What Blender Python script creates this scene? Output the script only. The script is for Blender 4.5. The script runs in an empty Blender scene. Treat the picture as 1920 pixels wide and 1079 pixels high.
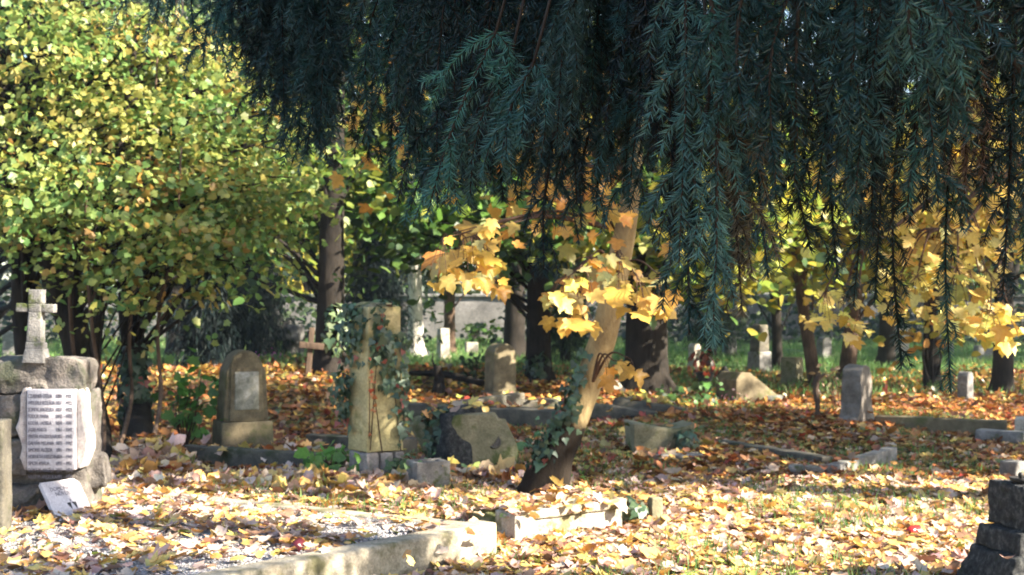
import bpy, bmesh, math
import numpy as np
from mathutils import Vector, noise as mnoise

# ------------------------------------------------------------------ camera, sky, sun, exposure
scene = bpy.context.scene
col = scene.collection
F = 2400.0; CAMZ = 1.5; HOR = 560.0; CX = 960.0        # focal length in photo pixels, eye height, horizon row, centre column
cam = bpy.data.objects.new("camera", bpy.data.cameras.new("camera"))
col.objects.link(cam)
cam.location = (0, 0, CAMZ); cam.rotation_euler = (math.radians(90), 0, 0)
cam.data.sensor_width = 36; cam.data.lens = 36 * F / 1920
cam.data.shift_y = (HOR - 539.5) / 1920
cam.data.clip_start = 0.05; cam.data.clip_end = 1000
cam.data.dof.use_dof = True; cam.data.dof.focus_distance = 3.0; cam.data.dof.aperture_fstop = 8.0
scene.camera = cam

SUN_DIR = Vector((0.93, -0.36, 0.62)).normalized()      # towards the sun: right of the picture, a little behind the camera
el = math.asin(SUN_DIR.z); az = math.atan2(SUN_DIR.x, SUN_DIR.y)
world = bpy.data.worlds.new("World"); scene.world = world; world.use_nodes = True
nt = world.node_tree; bg = nt.nodes["Background"]
sky = nt.nodes.new("ShaderNodeTexSky"); sky.sky_type = 'NISHITA'; sky.sun_disc = False
sky.sun_elevation = el; sky.sun_rotation = az
nt.links.new(sky.outputs[0], bg.inputs[0]); bg.inputs[1].default_value = 0.075
sl = bpy.data.lights.new("sun", 'SUN'); sl.energy = 5.0; sl.angle = math.radians(0.5); sl.color = (1.0, 0.90, 0.74)
sun = bpy.data.objects.new("sun", sl); col.objects.link(sun)
sun.rotation_euler = SUN_DIR.to_track_quat('Z', 'Y').to_euler()
scene.view_settings.view_transform = 'Standard'; scene.view_settings.look = 'None'
scene.view_settings.exposure = 2.45; scene.view_settings.gamma = 1.0
scene.render.engine = 'CYCLES'
cy = scene.cycles
cy.max_bounces = 6; cy.diffuse_bounces = 4; cy.glossy_bounces = 2; cy.transmission_bounces = 4
cy.caustics_reflective = False; cy.caustics_refractive = False
cy.use_denoising = True; cy.sample_clamp_indirect = 6

rng = np.random.default_rng(7)
def U(a, b, n=None): return rng.uniform(a, b, n)

# ------------------------------------------------------------------ places
def sstep(a, b, x):
    t = np.clip((x - a) / (b - a), 0, 1); return t * t * (3 - 2 * t)
def H(x, y):
    """height of the ground"""
    x = np.asarray(x, float); y = np.asarray(y, float)
    far = sstep(6, 12, y)
    h = far * (0.035 * np.sin(1.3 * x + .5) * np.sin(1.15 * y + .3) + 0.025 * np.sin(2.9 * x + 1.7 * y) + 0.03 * np.sin(.6 * x - .45 * y))
    h += 0.42 * sstep(14.6, 18.2, y) * (1 - sstep(21, 27, y)) * (1 - sstep(-2.4, -1.0, x))            # bank of leaves
    h += 0.22 * sstep(16.5, 19.0, y) * (1 - sstep(22, 27, y)) * sstep(-2.0, -1.0, x) * (1 - sstep(1.2, 3.0, x))
    h += 0.12 * np.exp(-((x - 3.2) ** 2 / 6 + (y - 15.0) ** 2 / 3))
    h += 0.06 * sstep(8.2, 9.2, y) * (1 - sstep(-0.9, 0.3, x)) * (1 - sstep(12, 14, y))                 # raised litter behind the near grave
    h += 0.25 * np.exp(-((x + 3.12) ** 2 / .10 + (y - 11.1) ** 2 / .10))                               # raked pile
    return h
def hit(px, py):
    D = CAMZ * F / (py - HOR)
    for _ in range(12):
        X = (px - CX) * D / F
        D = 0.5 * D + 0.5 * (CAMZ - float(H(X, D))) * F / (py - HOR)
    X = (px - CX) * D / F
    return Vector((X, D, float(H(X, D))))
def W(px, py, D): return Vector(((px - CX) * D / F, D, CAMZ - (py - HOR) * D / F))

# ------------------------------------------------------------------ materials
def new_mat(name):
    m = bpy.data.materials.new(name); m.use_nodes = True
    n = m.node_tree; n.nodes.clear()
    out = n.nodes.new("ShaderNodeOutputMaterial")
    return m, n, out
def N(n, t, **kw):
    o = n.nodes.new(t)
    for k, v in kw.items():
        if k in o.inputs: o.inputs[k].default_value = v
        else: setattr(o, k, v)
    return o
def ramp(n, stops):
    r = n.nodes.new("ShaderNodeValToRGB"); e = r.color_ramp.elements
    while len(e) < len(stops): e.new(0.5)
    for i, (p, c) in enumerate(stops):
        e[i].position = p; e[i].color = (*c, 1)
    return r
def coords(n, scale=(1, 1, 1)):
    t = n.nodes.new("ShaderNodeTexCoord"); m = n.nodes.new("ShaderNodeMapping"); m.inputs["Scale"].default_value = scale
    n.links.new(t.outputs["Object"], m.inputs[0]); return m.outputs[0]
def stone(name, c1, c2, c3=None, scale=6, rough=.9, bump=.6, moss=0.0, mosscol=(.07, .085, .03)):
    m, n, out = new_mat(name); L = n.links.new
    co = coords(n)
    a = N(n, "ShaderNodeTexNoise", Scale=scale, Detail=8.0, Roughness=.65); L(co, a.inputs["Vector"])
    r = ramp(n, [(.32, c1), (.52, c2), (.72, c3 or c2)]); L(a.outputs[0], r.inputs[0])
    f = N(n, "ShaderNodeTexNoise", Scale=scale * 14, Detail=4.0); L(co, f.inputs["Vector"])
    mx = N(n, "ShaderNodeMixRGB", blend_type='OVERLAY'); mx.inputs[0].default_value = .55
    L(r.outputs[0], mx.inputs[1]); L(f.outputs[0], mx.inputs[2]); last = mx.outputs[0]
    if moss:
        k = N(n, "ShaderNodeTexNoise", Scale=scale * .55, Detail=5.0, Roughness=.7); L(co, k.inputs["Vector"])
        kr = ramp(n, [(.62 - moss * .4, (0, 0, 0)), (.72 - moss * .35, (1, 1, 1))]); L(k.outputs[0], kr.inputs[0])
        m2 = N(n, "ShaderNodeMixRGB"); L(kr.outputs[0], m2.inputs[0]); L(last, m2.inputs[1]); m2.inputs[2].default_value = (*mosscol, 1); last = m2.outputs[0]
    b = N(n, "ShaderNodeBump", Strength=bump, Distance=.02)
    add = N(n, "ShaderNodeMath", operation='ADD'); L(a.outputs[0], add.inputs[0]); 
    sc = N(n, "ShaderNodeMath", operation='MULTIPLY'); L(f.outputs[0], sc.inputs[0]); sc.inputs[1].default_value = .35; L(sc.outputs[0], add.inputs[1])
    L(add.outputs[0], b.inputs["Height"])
    p = N(n, "ShaderNodeBsdfPrincipled", Roughness=rough); p.inputs["Specular IOR Level"].default_value = .25
    L(last, p.inputs["Base Color"]); L(b.outputs[0], p.inputs["Normal"]); L(p.outputs[0], out.inputs[0]); return m
def bark(name, c1, c2, zs=.18, scale=26, bump=.9):
    m, n, out = new_mat(name); L = n.links.new
    co = coords(n, (1, 1, zs))
    a = N(n, "ShaderNodeTexNoise", Scale=scale, Detail=6.0, Roughness=.7); L(co, a.inputs["Vector"])
    c0 = coords(n)
    g = N(n, "ShaderNodeTexNoise", Scale=3.5, Detail=5.0); L(c0, g.inputs["Vector"])
    mul = N(n, "ShaderNodeMath", operation='ADD'); L(a.outputs[0], mul.inputs[0]); L(g.outputs[0], mul.inputs[1])
    hf = N(n, "ShaderNodeMath", operation='MULTIPLY'); L(mul.outputs[0], hf.inputs[0]); hf.inputs[1].default_value = .5
    r = ramp(n, [(.36, c1), (.62, c2)]); L(hf.outputs[0], r.inputs[0])
    b = N(n, "ShaderNodeBump", Strength=bump, Distance=.02); L(a.outputs[0], b.inputs["Height"])
    p = N(n, "ShaderNodeBsdfPrincipled", Roughness=.9); p.inputs["Specular IOR Level"].default_value = .15
    L(r.outputs[0], p.inputs["Base Color"]); L(b.outputs[0], p.inputs["Normal"]); L(p.outputs[0], out.inputs[0]); return m
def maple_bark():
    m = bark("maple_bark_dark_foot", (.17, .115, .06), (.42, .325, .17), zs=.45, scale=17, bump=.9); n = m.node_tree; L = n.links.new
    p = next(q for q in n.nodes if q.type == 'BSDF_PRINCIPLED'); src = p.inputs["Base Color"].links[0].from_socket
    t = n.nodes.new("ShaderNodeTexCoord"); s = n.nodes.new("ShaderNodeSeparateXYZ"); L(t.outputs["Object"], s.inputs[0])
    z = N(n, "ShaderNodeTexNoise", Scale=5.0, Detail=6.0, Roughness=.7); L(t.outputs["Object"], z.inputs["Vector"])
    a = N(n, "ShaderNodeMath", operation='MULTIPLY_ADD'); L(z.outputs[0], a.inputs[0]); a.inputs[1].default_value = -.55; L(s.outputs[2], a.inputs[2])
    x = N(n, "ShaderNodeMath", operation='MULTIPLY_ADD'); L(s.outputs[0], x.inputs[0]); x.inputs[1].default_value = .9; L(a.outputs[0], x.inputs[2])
    r = ramp(n, [(.42, (1, 1, 1)), (.56, (0, 0, 0))]); L(x.outputs[0], r.inputs[0])  # lower-left foot darkened: dark bark plus shade put into the colour
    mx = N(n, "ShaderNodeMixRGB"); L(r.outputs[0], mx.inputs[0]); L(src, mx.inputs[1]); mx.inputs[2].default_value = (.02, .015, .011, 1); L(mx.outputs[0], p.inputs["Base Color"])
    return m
def leafmat(name, trans=.45, gloss=.06, grough=.4):
    m, n, out = new_mat(name); L = n.links.new
    at = N(n, "ShaderNodeAttribute", attribute_name="Col")
    co = coords(n); v = N(n, "ShaderNodeTexNoise", Scale=60.0, Detail=2.0); L(co, v.inputs["Vector"])
    mx = N(n, "ShaderNodeMixRGB", blend_type='OVERLAY'); mx.inputs[0].default_value = .35
    L(at.outputs[0], mx.inputs[1]); L(v.outputs[0], mx.inputs[2])
    d = N(n, "ShaderNodeBsdfDiffuse"); t = N(n, "ShaderNodeBsdfTranslucent"); g = N(n, "ShaderNodeBsdfGlossy", Roughness=grough)
    L(mx.outputs[0], d.inputs[0]); L(mx.outputs[0], t.inputs[0]); g.inputs[0].default_value = (1, 1, 1, 1)
    a = N(n, "ShaderNodeMixShader"); a.inputs[0].default_value = trans; L(d.outputs[0], a.inputs[1]); L(t.outputs[0], a.inputs[2])
    b = N(n, "ShaderNodeMixShader"); b.inputs[0].default_value = gloss; L(a.outputs[0], b.inputs[1]); L(g.outputs[0], b.inputs[2])
    L(b.outputs[0], out.inputs[0]); return m
def plain(name, c, rough=.6, spec=.3, metal=0):
    m, n, out = new_mat(name); co = coords(n)
    a = N(n, "ShaderNodeTexNoise", Scale=18.0, Detail=5.0); n.links.new(co, a.inputs["Vector"])
    r = ramp(n, [(.3, tuple(x * .75 for x in c)), (.7, tuple(min(1, x * 1.2) for x in c))]); n.links.new(a.outputs[0], r.inputs[0])
    p = N(n, "ShaderNodeBsdfPrincipled", Roughness=rough, Metallic=float(metal)); p.inputs["Specular IOR Level"].default_value = spec
    n.links.new(r.outputs[0], p.inputs["Base Color"]); n.links.new(p.outputs[0], out.inputs[0]); return m

M = {}
M['leaf'] = leafmat("leaf", .5, .025, .5)
M['litter'] = leafmat("litter_leaf", .18, .05, .45)
M['needle'] = leafmat("needle", .12, .035, .4)
M['ivy'] = leafmat("ivy_leaf", .15, .05, .5)
M['grass'] = leafmat("grass_blade", .4, .012, .6)
M['bark_dark'] = bark("dark_bark", (.008, .007, .006), (.032, .026, .021))
M['spruce_twig'] = bark("spruce_twig_bark", (.022, .016, .013), (.065, .045, .033))
M['bark_brown'] = bark("brown_bark", (.04, .026, .018), (.15, .10, .07))
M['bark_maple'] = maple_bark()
M['bark_pale'] = bark("pale_bark", (.28, .26, .23), (.62, .58, .52), zs=.6, scale=10, bump=.4)
M['twig'] = bark("twig_bark", (.05, .03, .022), (.13, .075, .05))
M['rock'] = stone("rock", (.045, .04, .038), (.125, .112, .102), (.22, .19, .17), scale=6, bump=1.2, moss=.3, mosscol=(.075, .08, .055))
M['marble'] = stone("marble", (.40, .38, .41), (.56, .53, .56), (.66, .63, .65), scale=7, rough=.6, bump=.3, moss=.10, mosscol=(.34, .32, .31))
M['marble_old'] = stone("old_marble", (.24, .21, .20), (.42, .38, .37), (.54, .50, .47), scale=7, rough=.75, bump=.4)
M['concrete'] = stone("concrete", (.19, .16, .115), (.34, .30, .23), (.44, .39, .31), scale=5, bump=.8, moss=.28, mosscol=(.14, .13, .07))
M['pillar'] = stone("sandstone", (.30, .26, .13), (.44, .38, .20), (.52, .46, .27), scale=4, bump=.4, moss=.22, mosscol=(.15, .15, .05))
M['whitewash'] = stone("whitewashed_stone", (.16, .14, .13), (.30, .27, .26), (.42, .38, .37), scale=9, bump=1.0, moss=.2)
M['stone_dark'] = stone("dark_stone", (.055, .05, .045), (.11, .10, .08), (.16, .14, .10), scale=6, bump=.6, moss=.25, mosscol=(.05, .055, .03))
M['stone_brown'] = stone("brown_stone", (.085, .068, .042), (.16, .13, .08), (.24, .195, .12), scale=6, bump=.5, moss=.22, mosscol=(.10, .10, .04))
M['stone_green'] = stone("mossy_stone", (.13, .125, .075), (.22, .20, .13), (.30, .27, .18), scale=5, bump=.7, moss=.32, mosscol=(.085, .10, .035))
M['stone_grey'] = stone("grey_stone", (.10, .097, .093), (.20, .192, .185), (.31, .295, .28), scale=8, bump=.8, moss=.2)
M['stone_white'] = stone("white_stone", (.20, .18, .15), (.38, .35, .30), (.48, .45, .40), scale=7, bump=.8, moss=.3, mosscol=(.17, .15, .08))
M['stone_pale'] = stone("weathered_pale_stone", (.08, .068, .055), (.155, .135, .115), (.23, .205, .185), scale=7, bump=.6)
M['stone_night'] = stone("black_conglomerate", (.018, .02, .023), (.05, .052, .055), (.16, .16, .15), scale=30, bump=1.2, moss=.08, mosscol=(.035, .045, .03))
M['wall'] = stone("cemetery_wall", (.10, .094, .092), (.17, .16, .155), (.24, .225, .22), scale=1.2, bump=.5)
M['iron'] = plain("iron", (.02, .018, .017), .6, .4)
M['wood'] = bark("old_wood", (.05, .035, .025), (.13, .09, .065))
M['ink'] = plain("engraved_letters", (.16, .15, .18), .8)
M['black'] = plain("black_enamel", (.03, .03, .035), .5)
M['redglass'] = plain("red_glass", (.45, .02, .02), .25, .5)
M['darkred'] = plain("dark_red_wax", (.06, .008, .012), .3, .5)
M['stained'] = stone("stained_marble_panel", (.14, .14, .10), (.30, .29, .24), (.52, .50, .46), scale=9, bump=.3)

# soil under the litter: leaf-sized cells of brown, ochre and green
def soil():
    m, n, out = new_mat("ground"); L = n.links.new
    co = coords(n)
    v = N(n, "ShaderNodeTexVoronoi", Scale=11.0); L(co, v.inputs["Vector"])
    r = ramp(n, [(.15, (.045, .028, .016)), (.4, (.13, .07, .03)), (.6, (.20, .13, .05)), (.85, (.10, .10, .035))]); r.color_ramp.interpolation = 'CONSTANT'
    sp = N(n, "ShaderNodeSeparateColor"); L(v.outputs["Color"], sp.inputs[0]); L(sp.outputs[0], r.inputs[0])
    g = N(n, "ShaderNodeTexNoise", Scale=.16, Detail=4.0); L(co, g.inputs["Vector"])
    gr = ramp(n, [(.3, (.05, .10, .035)), (.6, (.085, .14, .05)), (.75, (.15, .15, .06))])
    gf = N(n, "ShaderNodeTexNoise", Scale=9.0, Detail=5.0); L(co, gf.inputs["Vector"]); L(gf.outputs[0], gr.inputs[0])
    # lawn takes over beyond the litter
    s = N(n, "ShaderNodeSeparateXYZ"); L(co, s.inputs[0])
    mr = N(n, "ShaderNodeMapRange"); mr.inputs[1].default_value = 20; mr.inputs[2].default_value = 28; L(s.outputs[1], mr.inputs[0])
    ad = N(n, "ShaderNodeMath", operation='ADD'); L(mr.outputs[0], ad.inputs[0]); L(g.outputs[0], ad.inputs[1])
    ar = ramp(n, [(.62, (0, 0, 0)), (1.0, (1, 1, 1))]); 
    L(ad.outputs[0], ar.inputs[0])
    mx = N(n, "ShaderNodeMixRGB"); L(ar.outputs[0], mx.inputs[0]); L(r.outputs[0], mx.inputs[1]); L(gr.outputs[0], mx.inputs[2])
    b = N(n, "ShaderNodeBump", Strength=.7, Distance=.03); L(v.outputs[0], b.inputs["Height"])
    p = N(n, "ShaderNodeBsdfPrincipled", Roughness=.95); p.inputs["Specular IOR Level"].default_value = .1
    L(mx.outputs[0], p.inputs[0]); L(b.outputs[0], p.inputs["Normal"]); L(p.outputs[0], out.inputs[0]); return m
M['soil'] = soil()
def gravelmat():
    m, n, out = new_mat("gravel"); L = n.links.new; co = coords(n)
    v = N(n, "ShaderNodeTexVoronoi", Scale=75.0); L(co, v.inputs["Vector"])
    sp = N(n, "ShaderNodeSeparateColor"); L(v.outputs["Color"], sp.inputs[0])
    r = ramp(n, [(0, (.12, .115, .12)), (.5, (.30, .28, .28)), (1, (.55, .52, .52))]); L(sp.outputs[1], r.inputs[0])
    b = N(n, "ShaderNodeBump", Strength=1.0, Distance=.015); b.invert = True; L(v.outputs[0], b.inputs["Height"])
    p = N(n, "ShaderNodeBsdfPrincipled", Roughness=.9); L(r.outputs[0], p.inputs[0]); L(b.outputs[0], p.inputs["Normal"]); L(p.outputs[0], out.inputs[0]); return m
M['gravel'] = gravelmat()
M['pebble'] = leafmat("pebble", 0.0, .03)

# ------------------------------------------------------------------ mesh helpers
def tag(o, label=None, cat=None, group=None, kind=None):
    if label: o["label"] = label
    if cat: o["category"] = cat
    if group: o["group"] = group
    if kind: o["kind"] = kind
    return o
def thing(name, label, cat, loc, rotz=0, group=None, tilt=(0, 0)):
    o = bpy.data.objects.new(name, None); col.objects.link(o); o.empty_display_size = .1
    o.location = loc; o.rotation_euler = (tilt[0], tilt[1], rotz)
    return tag(o, label, cat, group)
def add(name, V, T, mat, parent=None, C=None, smooth=True, origin=None, quads=None):
    """one mesh object from arrays; origin is taken off the vertices (world coordinates -> the thing's own)"""
    V = np.asarray(V, np.float32)
    if origin is not None: V = V - np.asarray(origin, np.float32)
    me = bpy.data.meshes.new(name)
    T = np.asarray(T, np.int32)
    k = T.shape[1]
    me.vertices.add(len(V)); me.vertices.foreach_set("co", V.ravel())
    me.loops.add(T.size); me.loops.foreach_set("vertex_index", T.ravel())
    me.polygons.add(len(T)); me.polygons.foreach_set("loop_start", np.arange(0, T.size, k, dtype=np.int32))
    me.polygons.foreach_set("use_smooth", np.full(len(T), smooth))
    if C is not None:
        a = me.attributes.new("Col", 'FLOAT_COLOR', 'POINT')
        cc = np.ones((len(V), 4), np.float32); cc[:, :3] = C; a.data.foreach_set("color", cc.ravel())
    me.update(calc_edges=True)
    me.materials.append(M[mat])
    o = bpy.data.objects.new(name, me); col.objects.link(o)
    if parent: o.parent = parent
    return o
def add_bm(name, bm, mat, parent=None, smooth=False):
    bmesh.ops.recalc_face_normals(bm, faces=bm.faces[:])
    me = bpy.data.meshes.new(name); bm.to_mesh(me); bm.free()
    if smooth: me.polygons.foreach_set("use_smooth", np.full(len(me.polygons), True))
    me.materials.append(M[mat]); o = bpy.data.objects.new(name, me); col.objects.link(o)
    if parent: o.parent = parent
    return o
def bm_box(bm, c, s, rotz=0, taper=1.0, tapery=None, shear=0.0):
    tapery = taper if tapery is None else tapery
    vs = []
    cr, sr = math.cos(rotz), math.sin(rotz)
    for z in (0, 1):
        tx, ty = (taper, tapery) if z else (1, 1)
        for x, y in ((-.5, -.5), (.5, -.5), (.5, .5), (-.5, .5)):
            X = x * s[0] * tx + (shear if z else 0); Y = y * s[1] * ty
            vs.append(bm.verts.new((c[0] + X * cr - Y * sr, c[1] + X * sr + Y * cr, c[2] + z * s[2])))
    for f in ((0, 3, 2, 1), (4, 5, 6, 7), (0, 1, 5, 4), (1, 2, 6, 5), (2, 3, 7, 6), (3, 0, 4, 7)):
        bm.faces.new([vs[i] for i in f])
    return vs
def bm_prism(bm, prof, y0, y1, base=(0, 0, 0), taper=1.0):
    """prof in the x-z plane, swept from y0 to y1"""
    a = [bm.verts.new((base[0] + x, base[1] + y0, base[2] + z)) for x, z in prof]
    b = [bm.verts.new((base[0] + x, base[1] + y1, base[2] + z)) for x, z in prof]
    n = len(prof)
    bm.faces.new(a); bm.faces.new(list(reversed(b)))
    for i in range(n): bm.faces.new([a[i], b[i], b[(i + 1) % n], a[(i + 1) % n]])
def bevel(bm, w, seg=2):
    bmesh.ops.bevel(bm, geom=[e for e in bm.edges], offset=w, segments=seg, profile=.6, affect='EDGES', clamp_overlap=True)
def roughen(bm, cuts, amp, freq, seed=0, maxlen=None):
    bmesh.ops.triangulate(bm, faces=[f for f in bm.faces if len(f.verts) > 4])
    if maxlen:
        for _ in range(6):
            es = [e for e in bm.edges if e.calc_length() > maxlen]
            if not es: break
            bmesh.ops.subdivide_edges(bm, edges=es, cuts=1, use_grid_fill=True)
            bmesh.ops.triangulate(bm, faces=[f for f in bm.faces if len(f.verts) > 4])
    elif cuts: bmesh.ops.subdivide_edges(bm, edges=bm.edges[:], cuts=cuts, use_grid_fill=True)
    off = Vector((seed * 7.3, seed * 3.1, seed * 1.7))
    for v in bm.verts:
        p = v.co * freq + off
        d = Vector((mnoise.noise(p), mnoise.noise(p + Vector((31, 7, 3))), mnoise.noise(p + Vector((5, 47, 13)))))
        d2 = Vector((mnoise.noise(p * 3.1), mnoise.noise(p * 3.1 + Vector((31, 7, 3))), mnoise.noise(p * 3.1 + Vector((5, 47, 13))))) * .4
        v.co += (d + d2) * amp
def block(name, mat, parent, c, s, rotz=0, taper=1.0, bev=.012, amp=.006, freq=6, maxlen=.08, seed=0, tapery=None, shear=0.0, smooth=True):
    bm = bmesh.new(); bm_box(bm, c, s, rotz, taper, tapery, shear); bevel(bm, bev)
    roughen(bm, 0, amp, freq, seed, maxlen)
    return add_bm(name, bm, mat, parent, smooth)
def catmull(P, n):
    P = np.asarray(P, float); k = len(P)
    if k < 3:
        t = np.linspace(0, 1, n)[:, None]; return P[0] * (1 - t) + P[-1] * t
    Q = np.vstack([2 * P[0] - P[1], P, 2 * P[-1] - P[-2]])
    u = np.linspace(0, k - 1 - 1e-6, n); i = u.astype(int); t = (u - i)[:, None]
    a, b, c, d = Q[i], Q[i + 1], Q[i + 2], Q[i + 3]
    return .5 * (2 * b + (c - a) * t + (2 * a - 5 * b + 4 * c - d) * t ** 2 + (3 * b - a - 3 * c + d) * t ** 3)
class Tris:
    """collects triangle soups with a colour per vertex"""
    def __init__(s): s.V, s.T, s.C, s.n = [], [], [], 0
    def put(s, V, T, C=None):
        V = np.asarray(V, np.float32)
        s.V.append(V); s.T.append(np.asarray(T, np.int32) + s.n); s.n += len(V)
        if C is not None: s.C.append(np.asarray(C, np.float32))
    def build(s, name, mat, parent=None, origin=None, smooth=True):
        return add(name, np.concatenate(s.V), np.concatenate(s.T), mat, parent, np.concatenate(s.C) if s.C else None, smooth, origin)
def tube(P, R, seg=8, n=None, rough=0.0, cap=True):
    P = np.asarray(P, float); R = np.asarray(R, float)
    if n:
        u = np.linspace(0, 1, len(R)); R = np.interp(np.linspace(0, 1, n), u, R); P = catmull(P, n)
    n = len(P)
    tan = np.gradient(P, axis=0); tan /= np.linalg.norm(tan, axis=1, keepdims=True) + 1e-9
    ref = np.array([0., 1, 0]) if abs(tan[0][2]) > .6 else np.array([0., 0, 1])
    a = np.cross(tan, ref); a /= np.linalg.norm(a, axis=1, keepdims=True) + 1e-9
    b = np.cross(tan, a)
    th = np.linspace(0, 2 * np.pi, seg, endpoint=False)
    rr = R[:, None] * (1 + (rng.normal(0, rough, (n, seg)) if rough else 0))
    V = P[:, None, :] + rr[..., None] * (np.cos(th)[None, :, None] * a[:, None, :] + np.sin(th)[None, :, None] * b[:, None, :])
    V = V.reshape(-1, 3)
    i = np.arange(n - 1)[:, None] * seg; j = np.arange(seg)[None, :]; k = (j + 1) % seg
    q0, q1, q2, q3 = i + j, i + k, i + seg + k, i + seg + j
    T = np.concatenate([np.stack([q0, q1, q2], -1).reshape(-1, 3), np.stack([q0, q2, q3], -1).reshape(-1, 3)])
    if cap:
        V = np.vstack([V, P[-1]]); L_ = (n - 1) * seg
        T = np.vstack([T, np.stack([L_ + np.arange(seg), L_ + (np.arange(seg) + 1) % seg, np.full(seg, len(V) - 1)], -1)])
    return V, T

# ------------------------------------------------------------------ leaves
def leaf_template(half, z_center=.05, curl=0.0, droop=0.0, fold=0.0, center=(0, .35)):
    pts = half + [(-x, y) for x, y in reversed(half[1:-1])]
    V = [(center[0], center[1], 0)] + [(x, y, 0) for x, y in pts]
    V = np.array(V, float)
    V[:, 2] = z_center * (1 - np.hypot(V[:, 0], V[:, 1] - center[1]) / .6) + curl * V[:, 0] ** 2 - droop * V[:, 1] ** 2 + fold * np.abs(V[:, 0])
    m = len(pts)
    T = np.array([(0, 1 + i, 1 + (i + 1) % m) for i in range(m)])
    return V, T
MAPLE_HALF = [(0, .05), (.13, -.04), (.24, -.03), (.45, .09), (.34, .20), (.38, .28), (.52, .40), (.61, .62), (.46, .57), (.35, .56), (.26, .56), (.27, .70), (.19, .80), (.09, .86), (0, 1.0)]
LITTER_HALF = [(0, .04), (.38, .06), (.33, .26), (.55, .56), (.33, .56), (.25, .78), (0, .98)]
TORN_HALF = [(0, .10), (.30, .02), (.44, .33), (.36, .62), (.16, .66), (0, .80)]
SIMPLE_HALF = [(0, 0), (.30, .18), (.38, .55), (0, 1.0)]
IVY_HALF = [(0, .12), (.20, 0), (.48, .18), (.34, .45), (.22, .52), (0, 1.0)]
OVAL_HALF = [(0, 0), (.24, .25), (.26, .55), (0, 1.0)]
T_MAPLE = [leaf_template(MAPLE_HALF, .10, .9, .45), leaf_template(MAPLE_HALF, -.06, .3, -.35, -.15), leaf_template(MAPLE_HALF, .03, .25, .22), leaf_template(MAPLE_HALF, .05, -.3, .35), leaf_template(MAPLE_HALF, .0, .1, .12, .12)]
T_LITTER = [leaf_template(LITTER_HALF, .06, .7, -.2), leaf_template(LITTER_HALF, -.08, -.55, .3), leaf_template(LITTER_HALF, .02, .25, .15, .3), leaf_template(LITTER_HALF, -.05, 1.1, -.55)]
T_TORN = [leaf_template(TORN_HALF, .10, 1.0, -.4), leaf_template(TORN_HALF, -.1, -.8, .5), leaf_template(TORN_HALF, .0, .2, .9)]
T_LITTER = T_LITTER + T_TORN
T_SIMPLE = [leaf_template(SIMPLE_HALF, .03, .4, .15), leaf_template(SIMPLE_HALF, -.03, -.3, .3)]
T_LOBED = [leaf_template(LITTER_HALF, .03, .25, .2), leaf_template(LITTER_HALF, .0, -.25, .3)]
T_IVY = [leaf_template(IVY_HALF, .04, .2, .2), leaf_template(IVY_HALF, .0, .35, .1)]
FIELD_HALF = [(0, .02), (.26, .05), (.40, .26), (.33, .40), (.46, .62), (.27, .70), (.16, .92), (0, .98)]
T_FIELD = [leaf_template(FIELD_HALF, .03, .3, .2), leaf_template(FIELD_HALF, -.03, -.35, .3), leaf_template(FIELD_HALF, .0, .15, .1, .2)]
T_FIELD2 = None
T_OVAL = [leaf_template(OVAL_HALF, .0, .5, .15, .1), leaf_template(OVAL_HALF, .02, -.2, .3)]

def unit(v): return v / (np.linalg.norm(v, axis=-1, keepdims=True) + 1e-9)
def frames(nrm, along):
    """rotation matrices with local z = nrm and local y as near along as it can be"""
    z = unit(nrm); y = unit(along - (along * z).sum(-1, keepdims=True) * z); x = np.cross(y, z)
    return np.stack([x, y, z], -1)
def scatter(acc, tmpls, pos, nrm, along, size, colr):
    pos = np.asarray(pos); k = len(pos)
    if k == 0: return
    which = rng.integers(0, len(tmpls), k)
    R = frames(nrm, along)
    for w, (tv, tf) in enumerate(tmpls):
        i = np.where(which == w)[0]
        if len(i) == 0: continue
        V = np.einsum('nij,vj->nvi', R[i], tv) * size[i][:, None, None] + pos[i][:, None, :]
        Tn = tf[None] + (np.arange(len(i)) * len(tv))[:, None, None]
        C = np.repeat(colr[i][:, None, :], len(tv), 1) * (1 + rng.normal(0, .05, (len(i), len(tv), 1)))
        acc.put(V.reshape(-1, 3), Tn.reshape(-1, 3), np.clip(C, 0.003, 1).reshape(-1, 3))
def pick(pal, n, jit=.14):
    """pal: list of (weight, rgb)"""
    w = np.array([p[0] for p in pal], float); w /= w.sum()
    c = np.array([p[1] for p in pal])[rng.choice(len(pal), n, p=w)]
    return np.clip(c * np.exp(rng.normal(0, jit, (n, 1))) * np.exp(rng.normal(0, .06, (n, 3))), .003, .95)

PAL_SHRUB = [(4, (.37, .36, .09)), (4, (.24, .32, .08)), (4, (.14, .26, .07)), (1.4, (.50, .39, .10)), (.7, (.50, .21, .05)), (1.4, (.07, .15, .05))]
PAL_GREEN = [(4, (.08, .17, .03)), (2, (.14, .25, .04)), (.6, (.30, .34, .05)), (3, (.045, .09, .03))]
PAL_YG = [(3, (.30, .34, .05)), (3, (.46, .40, .06)), (2, (.16, .25, .04)), (1, (.58, .40, .05))]
PAL_GOLD = [(4, (.66, .43, .08)), (3, (.70, .50, .13)), (1.5, (.60, .31, .06)), (1.4, (.48, .44, .18))]
PAL_ORANGE = [(3, (.62, .30, .05)), (2, (.68, .42, .08)), (1, (.48, .18, .04)), (1, (.40, .36, .06))]
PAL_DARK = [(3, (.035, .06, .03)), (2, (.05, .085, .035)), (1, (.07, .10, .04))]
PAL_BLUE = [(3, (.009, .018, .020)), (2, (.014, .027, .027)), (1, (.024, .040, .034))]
PAL_IVY = [(3, (.035, .075, .04)), (2, (.05, .10, .05)), (1, (.07, .12, .07)), (.25, (.25, .06, .04))]
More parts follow.
